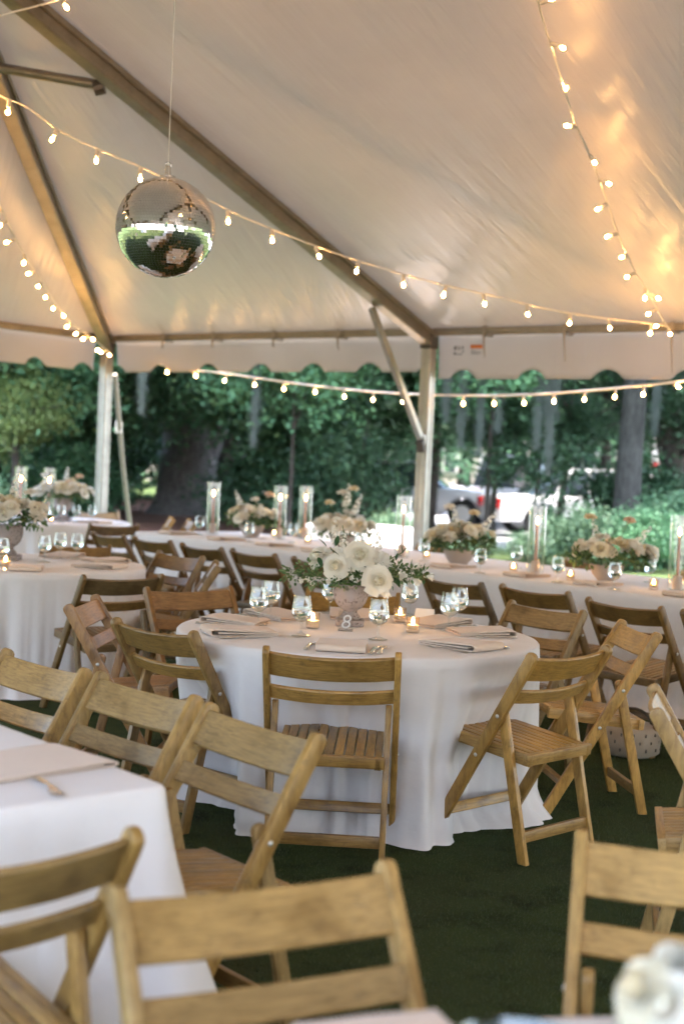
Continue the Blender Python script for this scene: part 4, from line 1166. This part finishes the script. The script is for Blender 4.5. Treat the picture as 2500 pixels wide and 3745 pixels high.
LTV = [((-.60, 12.80), 'beside the low bowl near the big tree'), ((-.28, 12.10), 'left of the tall bowl behind the centre roses'), ((.23, 12.0), 'right of the bowl behind the centre roses'), ((.655, 10.82), 'left of the bowl beside the tent leg'), ((1.20, 9.82), 'left of the tall candle at the right'), ((1.97, 8.90), 'at the right edge of the photo'), ((1.52, 9.35), 'just left of the rightmost flower bowl')]
for (x, y), ph in LTV: votive((x, y, ZS), 0, 'lit votive on the long table ' + ph, 'candle', 'lit votives')
LTG = [((-1.27, 12.75), 'beside the tall candle near the big tree'), ((-.77, 11.95), 'in front of the low bowl near the big tree'), ((-.41, 12.12), 'between the low bowl and the centre roses'), ((.95, 9.62), 'in front of the bowl by the tent leg'), ((1.273, 10.25), 'behind the tall candle at the right'), ((1.40, 9.12), 'right of the tall candle at the right'), ((1.70, 8.78), 'in front of the rightmost flower bowl'), ((2.06, 9.45), 'right of the rightmost flower bowl'), ((.62, 10.55), 'by the tall candle left of the tent leg'), ((.15, 11.1), 'just behind the centre roses')]
for (x, y), ph in LTG: goblet((x, y, ZS), 0, 'water goblet on the long table ' + ph, 'glass', 'water goblets')
for i, ((x, y), ph) in enumerate([((-1.50, 12.62), 'at the far left end'), ((-1.02, 12.05), 'second from the far left end'), ((-.60, 11.55), 'third from the far left end'), ((-.18, 11.12), 'left of the centre roses'), ((.72, 9.98), 'right of the centre roses'), ((1.14, 9.42), 'below the tall candle at the right'), ((1.55, 8.98), 'below the rightmost flower bowl'), ((2.02, 8.48), 'at the right edge of the photo')]):
    q = V((x, y, 0)); q = ld * q.dot(ld) + ln * 7.19
    napkin((q.x, q.y, ZS), la + random.uniform(-.1, .1), 'folded blush napkin on the long table ' + ph, sc=1.0)
# ------------------------------------------------------------------ left round table ware
for (x, y), ph in zip([(-2.03, 8.55), (-1.86, 8.95), (-1.72, 9.30), (-1.84, 9.34), (-2.12, 9.05)], ['with a votive in front of it', 'right of the ivory roses', 'nearest the long table', 'half hidden behind another glass', 'below the ivory roses']):
    goblet((x, y, ZS), 0, 'water goblet on the left round table ' + ph, 'glass', 'water goblets')
votive((-1.99, 8.47, ZS), 0, 'lit votive on the left round table', 'candle', 'lit votives')
for a, ph in [(-75, 'at its front, dark fold outward'), (-20, 'at its right'), (30, 'at its right rear'), (75, 'at its rear behind the glasses')]:
    a_ = R(a); p = V((TL[0], TL[1], ZS)) + V((math.cos(a_), math.sin(a_), 0)) * .55
    napkin(p, a_ + math.pi / 2 + random.uniform(-.15, .15), 'folded blush napkin on the left round table ' + ph)
    if a < 0:
        sd_ = V((-math.sin(a_), math.cos(a_), 0)); fork(p - sd_ * .13, a_ + math.pi / 2, 'fork on the left round table beside the napkin ' + ph, 'fork', 'forks on the left table')
# far round table
for (x, y), ph in zip([(-2.60, 13.95), (-2.48, 14.15), (-2.72, 13.8), (-2.85, 13.75)], ['closest to the corner leg', 'behind the others', 'in the middle', 'below the pink flowers']):
    goblet((x, y, ZS), 0, 'tiny water goblet on the far round table ' + ph, 'glass', 'water goblets')
votive((-2.78, 13.62, ZS), 0, 'lit votive on the far round table', 'candle', 'lit votives')
napkin((-2.42, 13.95, ZS), 1.0, 'pale napkin on the far round table')
# near left table
o = napkin((-.70, 3.22, ZS), math.atan2(u1.y, u1.x) + R(4), 'blurred folded napkin on the near white table', sc=1.25); o.scale = (1.3, 1.2, .45)
fork((-.605, 3.02, ZS), math.atan2(u1.y, u1.x) + R(90) - R(12), 'blurred fork on the near white table', 'fork', 'forks on the near table')
knife((-.62, 3.36, ZS), math.atan2(u1.y, u1.x) + R(90), 'blurred knife on the near white table', 'knife', 'knives on the near table')
# near right table
o = MB().lathe([(0, .002), (.075, .002), (.08, .006), (.088, .030), (.086, .030), (.078, .008), (0, .006)], 32).build('glass_dish', thin_glass('smoked_glass', (.45, .52, .52), .08), None, 60); o.location = (.245, 1.70, ZS)
tag(o, 'blurred smoky glass dish on the near table at the bottom edge', 'dish')
napkin((.10, 1.66, ZS), R(200), 'blurred pale napkin at the bottom edge of the photo')
# handbag below a chair
bagt = thing('handbag', 'beige dotted round handbag on the turf below a chair of the long row', 'bag', (1.55, 7.33, 0), R(-20))
mb = MB().lathe([(0, .002), (.12, .002), (.145, .02), (.15, .08), (.14, .135), (.10, .165), (0, .172)], 32); mb.build('bag_body', BAGFAB, bagt, 60)
for i in range(3):
    for j in range(14):
        a = 2 * math.pi * (j + .5 * i) / 14; z = .045 + .038 * i; r_ = .150 - .004 * i
        MB().lathe([(0, .003), (.008, .002), (.010, -.004)], 8, (r_ * math.cos(a), r_ * math.sin(a), z), Matrix.Rotation(R(90), 3, 'Y')).build('dot', DARKST, bagt).rotation_euler = (0, 0, 0)
MB().tube([V((.10 * math.cos(a), 0, .15 + .09 * math.sin(a))) for a in np.linspace(0, math.pi, 12)], .008, 6).build('bag_handle', DARKST, bagt, 60)
bt = thing('water_bottle', 'small blue bottle beside the pale side-on chair near the big tree', 'bottle', (-1.78, 14.66, .47))
MB().lathe([(0, 0), (.034, 0), (.036, .01), (.036, .12), (.014, .16), (.014, .17), (0, .17)], 16).build('bottle_body', mat('blue_bottle', (.10, .22, .55), .3), bt, 50)
MB().lathe([(0, .168), (.017, .168), (.017, .195), (0, .195)], 12).build('cap', WHITEP, bt, 50)
gb = thing('tote_bag', 'pale green bag standing on a chair seat near the big tree', 'bag', (-1.76, 14.36, .445), R(20))
MB().box((0, 0, .10), (.24, .09, .20)).build('bag_body', GREENBAG, gb, bevel=.02, smooth=50)
MB().tube([V((.06 * math.cos(a), 0, .19 + .07 * math.sin(a))) for a in np.linspace(0, math.pi, 10)], .006, 6).build('bag_handle', STRAP, gb)
# ------------------------------------------------------------------ outdoors: trees, shrubs, cars, building
def leaf_cloud(seed, n_leaf, clumps, csz, L, W_, rx, ry, rz, hollow=.35, droop=.0, mats=LEAFM, name='foliage'):
    r = np.random.default_rng(seed)
    d = r.normal(size=(clumps, 3)); d /= np.linalg.norm(d, axis=1)[:, None]
    rad = hollow + (1 - hollow) * r.random(clumps) ** .5
    cc_ = d * rad[:, None] * np.array([rx, ry, rz]) * (1 + .18 * np.sin(d[:, :1] * 5 + seed))
    idx = r.integers(0, clumps, n_leaf); sz = csz * r.uniform(.6, 1.35, clumps)
    off = r.normal(size=(n_leaf, 3)) * sz[idx][:, None] * np.array([1, 1, .62])
    P = cc_[idx] + off; P[:, 2] -= droop * np.abs(r.normal(size=n_leaf))
    t = r.normal(size=(n_leaf, 3)); t[:, 2] *= .6; t /= np.linalg.norm(t, axis=1)[:, None]
    q = r.normal(size=(n_leaf, 3)); b = np.cross(t, q); b /= np.linalg.norm(b, axis=1)[:, None]
    s_ = r.uniform(.65, 1.3, n_leaf)[:, None]; nn = np.cross(t, b)
    a = P - t * L / 2 * s_; c_ = P + t * L / 2 * s_; e = P + b * W_ / 2 * s_ + nn * L * .08; f = P - b * W_ / 2 * s_ + nn * L * .08
    vs = np.stack([a, e, c_, f], 1).reshape(-1, 3); fs = np.arange(n_leaf * 4).reshape(-1, 4)
    return quads_mesh(name, vs, fs, mats)
def trunk_mesh(h, r_, seed, lean=.1, limbs=5, spread=2.0, flare=1.5, fork=None):
    rg_ = random.Random(seed); mb = MB(); pts = []; rad = []
    for i in range(13):
        t = i / 12; pts.append(V((lean * h * t * t + .06 * math.sin(t * 5 + seed), .04 * math.sin(t * 7 + seed), h * t - .05)))
        rad.append(r_ * (flare * math.exp(-t * h / .35 / (r_ * 3 + .2)) * .35 + 1 - .42 * t))
    mb.tube(pts, rad, 16)
    for i in range(limbs):
        a = rg_.uniform(0, 6.28); z = h * rg_.uniform(.5, .98); b = V((lean * h * (z / h) ** 2, 0, z)); L = spread * rg_.uniform(.6, 1.1)
        p2 = b + V((math.cos(a) * L * .5, math.sin(a) * L * .5, L * .35)); p3 = b + V((math.cos(a) * L, math.sin(a) * L, L * .5 + rg_.uniform(-.3, .4)))
        mb.tube([b, p2, p3], [r_ * .42, r_ * .26, r_ * .08], 8)
    return mb.mesh('trunk', BARKD, 60)
CL = {k_: leaf_cloud(*a_, **kw) for k_, (a_, kw) in {
    'd1': ((1, 15000, 90, .42, .17, .085, 2.6, 2.2, 2.0), dict(mats=LEAFD)),
    'd2': ((2, 15000, 80, .46, .19, .09, 2.8, 2.2, 1.8), dict(mats=LEAFD)),
    'm1': ((3, 14000, 85, .40, .17, .09, 2.5, 2.1, 2.0), dict(mats=LEAFM)),
    'm2': ((4, 14000, 70, .46, .18, .095, 2.7, 2.2, 1.9), dict(mats=LEAFM)),
    'l1': ((5, 9000, 60, .36, .16, .085, 2.2, 1.9, 1.7), dict(mats=LEAFL)),
    'y1': ((6, 7000, 50, .34, .15, .08, 1.8, 1.6, 1.5), dict(mats=LEAFY)),
    's1': ((7, 7000, 60, .16, .085, .042, .75, .6, .5), dict(mats=LEAFL)),
    's2': ((8, 7000, 60, .16, .085, .045, .7, .6, .48), dict(mats=LEAFM)),
    's3': ((9, 8000, 50, .22, .09, .045, .85, .7, .55), dict(mats=LEAFD)),
    'b1': ((10, 4200, 40, .38, .15, .08, 1.1, .9, .9), dict(mats=LEAFD)),
}.items()}
TR = [trunk_mesh(3.6, .16, s_, .04 * (s_ - 2), 6, 2.0) for s_ in range(4)]
def tree(name, label, x, y, crown, zc, sc=1.0, rz=0.0, trunk=0, tint=1.0, group='trees beyond the tent', tsc=1.0):
    t = thing(name, label, 'tree', (x, y, 0), rz, group)
    tr = obj('trunk', TR[trunk], t); tr.scale = (tsc, tsc, max(.4, zc / 3.4))
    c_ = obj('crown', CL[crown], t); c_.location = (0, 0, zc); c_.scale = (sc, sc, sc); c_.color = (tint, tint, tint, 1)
    return t
# the big oak left of centre
oak = thing('oak_tree', 'huge oak with a thick grey trunk left of the middle of the photo', 'tree', (-3.72, 34.0, 0))
mb = MB()
mb.tube([(0, 0, -.1), (0, 0, .25), (.0, 0, .8), (.03, 0, 1.6), (.02, 0, 2.4), (-.15, 0, 3.2), (-.6, .2, 4.6), (-1.4, .4, 6.4)], [1.05, .80, .70, .66, .66, .62, .45, .25], 20)
mb.tube([(.25, 0, 1.4), (.55, 0, 2.2), (.95, .1, 3.1), (1.5, .2, 4.4), (2.6, .4, 6.2)], [.45, .42, .40, .34, .18], 16)
mb.tube([(-.2, 0, 2.2), (-.7, -.2, 3.4), (-1.8, -.6, 4.8), (-3.6, -.8, 5.8)], [.40, .38, .30, .16], 14)
mb.build('trunk', BARK, oak, 60)
mb = MB(); mb.tube([(.95, .7, -.1), (.92, .7, 1.2), (1.05, .75, 3.0), (1.3, .9, 6)], [.45, .38, .34, .2], 14); mb.build('second_trunk', BARK, oak, 60)
for i, (x, y, z, s_, kk) in enumerate([(-2.2, -.8, 5.2, 1.15, 'd1'), (1.6, -.5, 5.6, 1.2, 'd2'), (0, -1.5, 4.15, .55, 'm1'), (.3, .8, 7.2, 1.4, 'd1'), (.25, -1.3, 3.2, .38, 'm1')]):
    c_ = obj('crown', CL[kk], oak); c_.location = (x, y, z); c_.scale = (s_,) * 3; c_.rotation_euler = (0, 0, i * 1.3); c_.color = (.9, .9, .9, 1)
BARKG = bark_mat('grey_bark', (.02, .02, .018), (.07, .07, .064))
for i, (x, y, z, s_, kk) in enumerate([(-5.5, -7, 8.2, 1.7, 'd1'), (-1.0, -8, 8.6, 1.7, 'd2'), (3.0, -6.5, 8.4, 1.5, 'd1'), (-6.5, 0, 8.8, 1.8, 'd2'), (3.5, 0, 8.6, 1.6, 'd1'), (-1, 5, 9, 1.9, 'd2'), (-2.5, -3.5, 7.6, 1.4, 'd1'), (1.2, -3.0, 7.8, 1.4, 'd2')]):  # high crowns added out of view to shade the trunks and shrubs below
    c_ = obj('crown', CL[kk], oak); c_.location = (x, y, z); c_.scale = (s_, s_, s_ * .7); c_.rotation_euler = (0, 0, i * .9); c_.color = (.9, .9, .9, 1)
# mossy oak with a long limb, right
moss_oak = thing('mossy_oak', 'slim mossy oak trunk at the right with grey moss hanging from its long limb', 'tree', (4.82, 24.0, 0))
mb = MB(); mb.tube([(0, 0, -.1), (-.04, 0, .6), (-.02, 0, 1.8), (.02, 0, 3.2), (.0, 0, 4.4), (-.4, 0, 5.4), (-1.0, .2, 7)], [.30, .24, .215, .20, .19, .17, .1], 16)
mb.tube([(0, 0, 4.3), (-1.5, -.2, 4.85), (-3.6, -.2, 5.05), (-6, 0, 5.0), (-8.6, .1, 5.2)], [.17, .15, .13, .10, .05], 12)
mb.build('trunk', BARKG, moss_oak, 60)
for i, (x, y, z, s_, kk) in enumerate([(-1.8, 0, 6.6, 1.1, 'm1'), (-5.4, 0, 6.5, 1.1, 'm2'), (1.2, .2, 6.6, 1.0, 'd1'), (-8.3, 0, 6.4, .9, 'd1'), (2.2, -2.0, 7.4, 1.1, 'd2')]):  # last crown is an unseen addition that shades the trunk
    c_ = obj('crown', CL[kk], moss_oak); c_.location = (x, y, z); c_.scale = (s_,) * 3; c_.rotation_euler = (0, 0, i); c_.color = (1, 1, 1, 1)
def moss_hang(parent, x, y, ztop, zbot, wid, seed):
    r = np.random.default_rng(seed); n_ = 900; L = ztop - zbot
    t0 = r.random(n_) ** .8 * .96; ln_ = r.uniform(.08, .26, n_) * L * (1.05 - t0); z1 = ztop - t0 * L
    w = wid * .6 * (1.04 - t0) ** .8 * (1 + .35 * np.sin(t0 * 9 + seed)) ; cx = x + r.normal(size=n_) * w * .5; cy_ = y + r.normal(size=n_) * w * .4
    dx = r.normal(size=n_) * .055; wd = r.uniform(.003, .008, n_); z2 = np.maximum(z1 - ln_, zbot - .05)
    a = np.stack([cx - wd, cy_, z1], 1); b = np.stack([cx + wd, cy_ + .01, z1], 1); c_ = np.stack([cx + dx + wd * .6, cy_, z2], 1); d_ = np.stack([cx + dx - wd * .6, cy_ + .01, z2], 1)
    vs = np.stack([a, b, c_, d_], 1).reshape(-1, 3)
    me = quads_mesh('hanging_moss', vs, np.arange(n_ * 4).reshape(-1, 4), MOSS); o = obj('hanging_moss', me, parent); o.color = (1, 1, 1, 1)
    return tag(o, kind='stuff')
for i, (px, yb, wd) in enumerate([(1012, 985, .17), (1048, 1038, .24), (1090, 1062, .09), (1132, 1008, .17), (1250, 1105, .30), (1222, 1045, .18), (575, 1040, .14), (316, 965, .10), (1490, 1010, .12)]):
    Y = 23.6; X = (px - 784) / 3262 * Y; z = 1.46 + (1054 + .044 * (px - 784) - yb) / 3262 * Y
    moss_hang(moss_oak, X - 4.82, Y - 24.0, 5.1, z, wd, 100 + i)
# sparse sapling in front of the lot
for nm, lab, x, y, z, s_ in [('sapling', 'sparse dark sapling in front of the bright parked cars', 3.35, 24.6, 1.55, .95), ('sapling', 'thin dark sapling left of the middle tent leg', .35, 25.2, 1.25, .95)]:
    t = thing(nm, lab, 'tree', (x, y, 0), x, 'saplings along the lot')
    MB().tube([(0, 0, -.03), (.05, 0, .7), (-.03, .02, 1.5), (.05, 0, 2.2)], [.035, .03, .022, .01], 7).build('trunk', BARKD, t, 60)
    c_ = obj('crown', leaf_cloud(int(x * 100), 2200, 60, .19, .11, .06, 1.05, .7, .75, .2, mats=LEAFD), t); c_.location = (0, 0, z); c_.scale = (s_,) * 3; c_.color = (.6, .6, .6, 1)
# other trees
TREES = [
 # name, label, x, y, crown, zc, scale, rz, trunk, tint, tsc
 ('dark_tree', 'dark leafy tree filling the gap left of the middle tent leg', -1.0, 29.5, 'd1', 2.9, .95, .3, 0, .85, .3),
 ('broadleaf_tree', 'mid-green tree whose low branches hang right of the big oak trunk', -.9, 24.5, 'm1', 3.55, .68, 1.1, 1, .95, .22),
 ('dark_tree', 'dark tree just behind the middle tent leg', 1.9, 31.0, 'd2', 3.55, .95, 2.0, 2, .8, 1.0),
 ('broadleaf_tree', 'blue-green tree hanging over the parked cars', 2.5, 24.6, 'm2', 3.75, .62, .7, 3, 1.0, .3),
 ('dark_tree', 'dark low tree above the parked cars at the right', 4.0, 26.0, 'd1', 2.35, .36, 2.6, 0, .55, .5),
 ('dark_tree', 'dark low tree hiding the tops of the parked cars', 2.7, 25.4, 'd2', 2.35, .32, 1.6, 0, .6, .4),
 ('dark_tree', 'dark tree with a black trunk at the right edge of the photo', 6.35, 27.0, 'd2', 3.3, .75, .2, 1, .6, 2.4),
 ('broadleaf_tree', 'green tree behind the slim mossy oak trunk', 6.0, 33.0, 'm1', 4.4, 1.0, 1.6, 2, 1.0, 1.0),
 ('dark_tree', 'dark evergreen left of the big oak trunk', -5.9, 31.5, 'd1', 3.2, .95, .9, 3, .85, 1.0),
 ('broadleaf_tree', 'mid-green tree behind the corner tent leg', -6.7, 27.5, 'm2', 3.5, .85, 2.2, 0, 1.0, .8),
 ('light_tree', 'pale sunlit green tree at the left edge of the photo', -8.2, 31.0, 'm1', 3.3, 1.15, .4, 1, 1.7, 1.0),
 ('light_tree', 'yellow-green bushy tree at the far left behind the candles', -6.1, 26.4, 'y1', 2.1, .55, 1.9, 2, .6, .6),
 ('dark_tree', 'broad dark tree far behind the big oak', -5.0, 42.0, 'd2', 3.4, 1.5, 2.9, 3, .75, 1.5),
 ('dark_tree', 'broad dark tree far behind the tall candles', .2, 43.0, 'd1', 3.9, 1.45, 1.2, 0, .75, 1.5),
 ('broadleaf_tree', 'tall green tree across the parking lot behind the cars', 5.2, 62.0, 'm1', 6.2, 2.3, .5, 1, .8, 2.0),
 ('broadleaf_tree', 'tall green tree across the lot at the right edge', 13.5, 64.0, 'm2', 6.0, 2.4, 2.4, 2, .9, 2.0),
 ('broadleaf_tree', 'tall green tree across the lot left of the mossy oak', -2.6, 63.0, 'm2', 5.8, 2.3, 1.4, 3, .8, 2.0),
 ('broadleaf_tree', 'tall green tree in the far left background', -11.5, 58.0, 'm1', 5.2, 2.5, .9, 0, 1.1, 2.0),
 ('broadleaf_tree', 'tall green tree far behind the corner leg', -18.5, 60.0, 'l1', 5.0, 2.8, .1, 1, 1.1, 2.0),
 ('dark_tree', 'dense dark tree in the far gap between oak and corner leg', -8.6, 46.0, 'd1', 3.2, 1.5, .2, 1, .8, 1.2),
 ('broadleaf_tree', 'added tree behind the photographer, seen only in the mirror ball', 4.0, -38.0, 'm1', 3.4, 1.8, .2, 1, .9, 1.4),  # these three are added behind the camera to darken the ball's reflection
 ('broadleaf_tree', 'added tree behind the photographer at the left, seen only in the mirror ball', -12.0, -36.0, 'm2', 3.4, 1.8, 1.2, 0, .9, 1.4),
 ('broadleaf_tree', 'added tree behind the photographer at the right, seen only in the mirror ball', 20.0, -34.0, 'd1', 3.4, 1.8, 2.2, 2, .9, 1.4),
]
for a_ in TREES: tree(a_[0], a_[1], a_[2], a_[3], a_[4], a_[5], a_[6], a_[7], a_[8], a_[9], tsc=a_[10])
def shrub(label, x, y, kind, z, s_, rz, tint=1.0, n_st=5):
    t = thing('shrub', label, 'shrub', (x, y, 0), rz, 'shrubs along the parking lot')
    c_ = obj('foliage', CL[kind], t); c_.location = (0, 0, z); c_.scale = (s_,) * 3; c_.color = (tint,) * 3 + (1,)
    mb = MB()
    for i in range(n_st): a = 6.28 * i / n_st; mb.tube([(0, 0, -.03), (.12 * math.cos(a), .12 * math.sin(a), z * .5), (.3 * s_ * math.cos(a), .3 * s_ * math.sin(a), z * 1.1)], [.018, .014, .006], 5)
    mb.build('stems', BARK, t)
for a_ in [('large grey-green shrub right of the tall candle', 3.75, 21.5, 's1', .50, .80, 0, .85), ('bright green shrub below the mossy oak trunk', 4.45, 21.2, 's2', .45, .78, 1, .95), ('dark green shrub at the right edge of the photo', 5.3, 22.5, 's3', .5, .95, 2, .9),
  ('small light shrub between the middle leg and the tall candle', 2.1, 22.6, 's1', .20, .42, 3, 1.0), ('small light green plant left of the middle leg', .75, 22.0, 's1', .40, .55, 1.4, .9), ('low light shrub in front of the white car', 2.95, 22.2, 's1', .22, .45, 4, .9),
  ('dark shrub at the foot of the big oak, right side', -1.6, 30.5, 's3', .7, 1.4, 2.4, .75), ('dark shrub below the low branches behind the candles', -.2, 27.5, 's3', .65, 1.3, .7, .7), ('dark shrub left of the big oak', -5.9, 34.0, 's3', .8, 1.5, 1.7, .8), ('green shrub behind the corner leg', -5.6, 29.5, 's2', .7, 1.4, .2, .9), ('green shrub at the left edge behind the far table', -7.3, 28.5, 's2', .7, 1.4, 5.0, 1.2), ('pale shrub at the lower left background', -6.6, 25.0, 's1', .45, .9, 2.0, 1.2), ('dark shrub behind the mossy oak trunk', 5.4, 26.2, 's3', .8, 1.3, 1.9, .6)]:
    shrub(*a_)
# cars
GLASSD = mat('car_glass', (.03, .04, .05), .08, spec=.6); TYRE = mat('tyre', (.02, .02, .02), .8); RIM = mat('wheel_rim', (.5, .5, .52), .3, .9)
def car(label, x, y, rz, col, kind='suv'):
    t = thing('parked_car', label, 'car', (x, y, 0), rz, 'cars parked in the lot'); pm = mat('paint_%.2f_%.2f' % (col[0], col[2]), col, .25, spec=.6)
    L = 2.25; hgt = 1.72 if kind == 'suv' else 1.46; hb = .95 if kind == 'suv' else .86
    body = [(-L, .32), (-L, .62), (-L + .06, hb - .02), (-L + 1.0, hb + .05), (L - .5 if kind == 'suv' else L - .9, hb + .04), (L - .05, hb - .02), (L, .6), (L - .02, .32)]
    # wheel arches
    def arch(cx): return [(cx + .37 * math.cos(a), .34 + .37 * math.sin(a)) for a in np.linspace(0, math.pi, 9) if .34 + .37 * math.sin(a) >= .32]
    out = body[:] + arch(1.35) + arch(-1.4)
    mb = MB(); mb.prism(out, -.88, .88); mb.build('body', pm, t, bevel=.05, smooth=40)
    if kind == 'suv': gh = [(-L + 1.0, hb), (-L + 1.75, hgt - .05), (L - .75, hgt), (L - .15, hb)]
    else: gh = [(-L + 1.2, hb), (-L + 1.95, hgt - .03), (L - 1.55, hgt), (L - .75, hb)]
    mb = MB(); n_ = len(gh)
    vs = [(-.80 + (.14 if z > hb + .1 else 0), y_, z) for y_, z in gh] + [(.80 - (.14 if z > hb + .1 else 0), y_, z) for y_, z in gh]
    mb.add(vs, [tuple(range(n_))[::-1], tuple(range(n_, 2 * n_))] + [(i, (i + 1) % n_, n_ + (i + 1) % n_, n_ + i) for i in range(n_)]); mb.build('window', GLASSD, t, bevel=.03, smooth=40)
    mb = MB(); y1, y2 = gh[1][0], gh[2][0]; mb.box((0, (y1 + y2) / 2, hgt), (1.36, y2 - y1 + .1, .05)); mb.build('roof', pm, t, bevel=.02, smooth=40)
    for s_ in (-1, 1):
        for yy in ((y1 - .0), (y1 + y2) / 2 + .1, y2):
            mb = MB(); mb.bar((s_ * .79, yy + (-.45 if yy == y1 else .35 if yy == y2 else 0), hb), (s_ * .68, yy, hgt), .05, .09); mb.build('pillar', pm, t)
    for s_ in (-1, 1):
        for cy2 in (-1.4, 1.35):
            w = MB().lathe([(0, -.11), (.22, -.11), (.33, -.10), (.34, 0), (.33, .10), (.22, .11), (0, .11)], 20, (s_ * .80, cy2, .34), Matrix.Rotation(R(90), 3, 'Y')).build('wheel', TYRE, t, 50)
            MB().lathe([(0, -.118), (.2, -.118), (.21, -.10), (.21, .10), (.2, .118), (0, .118)], 14, (s_ * .80, cy2, .34), Matrix.Rotation(R(90), 3, 'Y')).build('rim', RIM, w, 50)
        MB().box((s_ * .70, L - .02, hb - .16), (.28, .1, .22)).build('taillight', RED, t, bevel=.02)
        MB().box((s_ * .68, -L + .05, .66), (.32, .14, .14)).build('headlight', mat('lamp_lens', (.8, .8, .82), .1), t, bevel=.02)
for a_ in [('white parked car seen through the shrubs right of the middle leg', 5.3, 30.5, R(100), (.82, .82, .83), 'car'), ('white parked car right of the tall candle', 6.2, 32.5, R(75), (.80, .80, .82), 'car'), ('white parked car behind the middle tent leg', 1.5, 33.5, R(80), (.80, .80, .82), 'car'), ('pale silver parked car with a red tail light farther back', 4.6, 36.5, R(160), (.62, .66, .72), 'suv'), ('white parked van at the right edge of the lot', 9.3, 35.5, R(20), (.8, .8, .8), 'suv'), ('grey parked car behind the dark trees', 1.2, 41.0, R(95), (.45, .46, .5), 'car'), ('white parked car far across the lot', 8.5, 44.0, R(100), (.8, .8, .8), 'car')]:
    car(*a_)
# low building across the lot
bld = thing('brick_building', 'low pinkish brick building with white trim across the parking lot', 'building', (5.0, 72.0, 0))
mt = mat('pink_brick', (.45, .26, .22), .9); kk_ = N(mt); br_ = kk_.add('ShaderNodeTexBrick'); br_.inputs['Color1'].default_value = (.52, .32, .27, 1); br_.inputs['Color2'].default_value = (.42, .24, .20, 1); br_.inputs['Mortar'].default_value = (.5, .46, .43, 1); br_.inputs['Scale'].default_value = 2.0
kk_.link(kk_.coord('Object'), br_.inputs['Vector']); kk_.link(br_.outputs[0], kk_.b.inputs['Base Color'])
MB().box((0, 3, 2.2), (34, 6, 4.4)).build('wall', mt, bld)
mb = MB(); mb.prism([(-.6, 4.4), (3, 6.6), (6.6, 4.4)], -17.6, 17.6); mb.build('roof', mat('shingle', (.10, .09, .085), .9), bld)
for i in range(9):
    x = -14 + i * 3.5
    w = MB().box((x, -.03, 1.9), (1.5, .1, 1.9)).build('window', WHITEP, bld); MB().box((x - .34, -.06, 1.9), (.6, .1, 1.7)).build('pane', GLASSD, w); MB().box((x + .34, -.06, 1.9), (.6, .1, 1.7)).build('pane', GLASSD, w)
sgn = thing('white_kiosk', 'white booth with a pointed roof and red stripe at the far right edge', 'kiosk', (7.55, 31.5, 0), R(-12))
MB().box((0, 0, 1.05), (1.5, 1.5, 2.1)).build('wall', WHITEP, sgn, bevel=.02)
MB().box((0, 0, 1.62), (1.53, 1.53, .12)).build('red_stripe', mat('red_band', (.5, .05, .06), .5), sgn)
MB().lathe([(1.2, 2.1), (.0, 2.9)], 4, (0, 0, 0), Matrix.Rotation(R(45), 3, 'Z')).build('roof', WHITEP, sgn)
MB().box((0, -.76, 1.25), (.7, .03, .5)).build('window', GLASSD, sgn)
# turf blades where the camera sees the floor close
r = np.random.default_rng(77); n_ = 150000
X = r.uniform(-1.0, 2.4, n_); Yv = 2.1 + (r.random(n_) ** 1.5) * 6.2; keep = (np.abs(X) < Yv * .27 + .1); X, Yv = X[keep], Yv[keep]; n_ = len(X)
h = r.uniform(.006, .015, n_); an = r.uniform(0, 6.28, n_); w = r.uniform(.0008, .0017, n_); lx, ly = r.normal(size=n_) * .006, r.normal(size=n_) * .006
a = np.stack([X - np.cos(an) * w, Yv - np.sin(an) * w, np.full(n_, -.004)], 1); b = np.stack([X + np.cos(an) * w, Yv + np.sin(an) * w, np.full(n_, -.004)], 1); c_ = np.stack([X + lx, Yv + ly, h - .004], 1)
gme = quads_mesh('grass', np.stack([a, b, c_], 1).reshape(-1, 3), np.arange(n_ * 3).reshape(-1, 3), leaf_mat('turf_blade', [(.026, .048, .014), (.050, .074, .024), (.085, .10, .036)], .1, .7))
go = obj('grass', gme); go.color = (1, 1, 1, 1); tag(go, 'short dark green turf between the chairs', 'grass', kind='stuff')
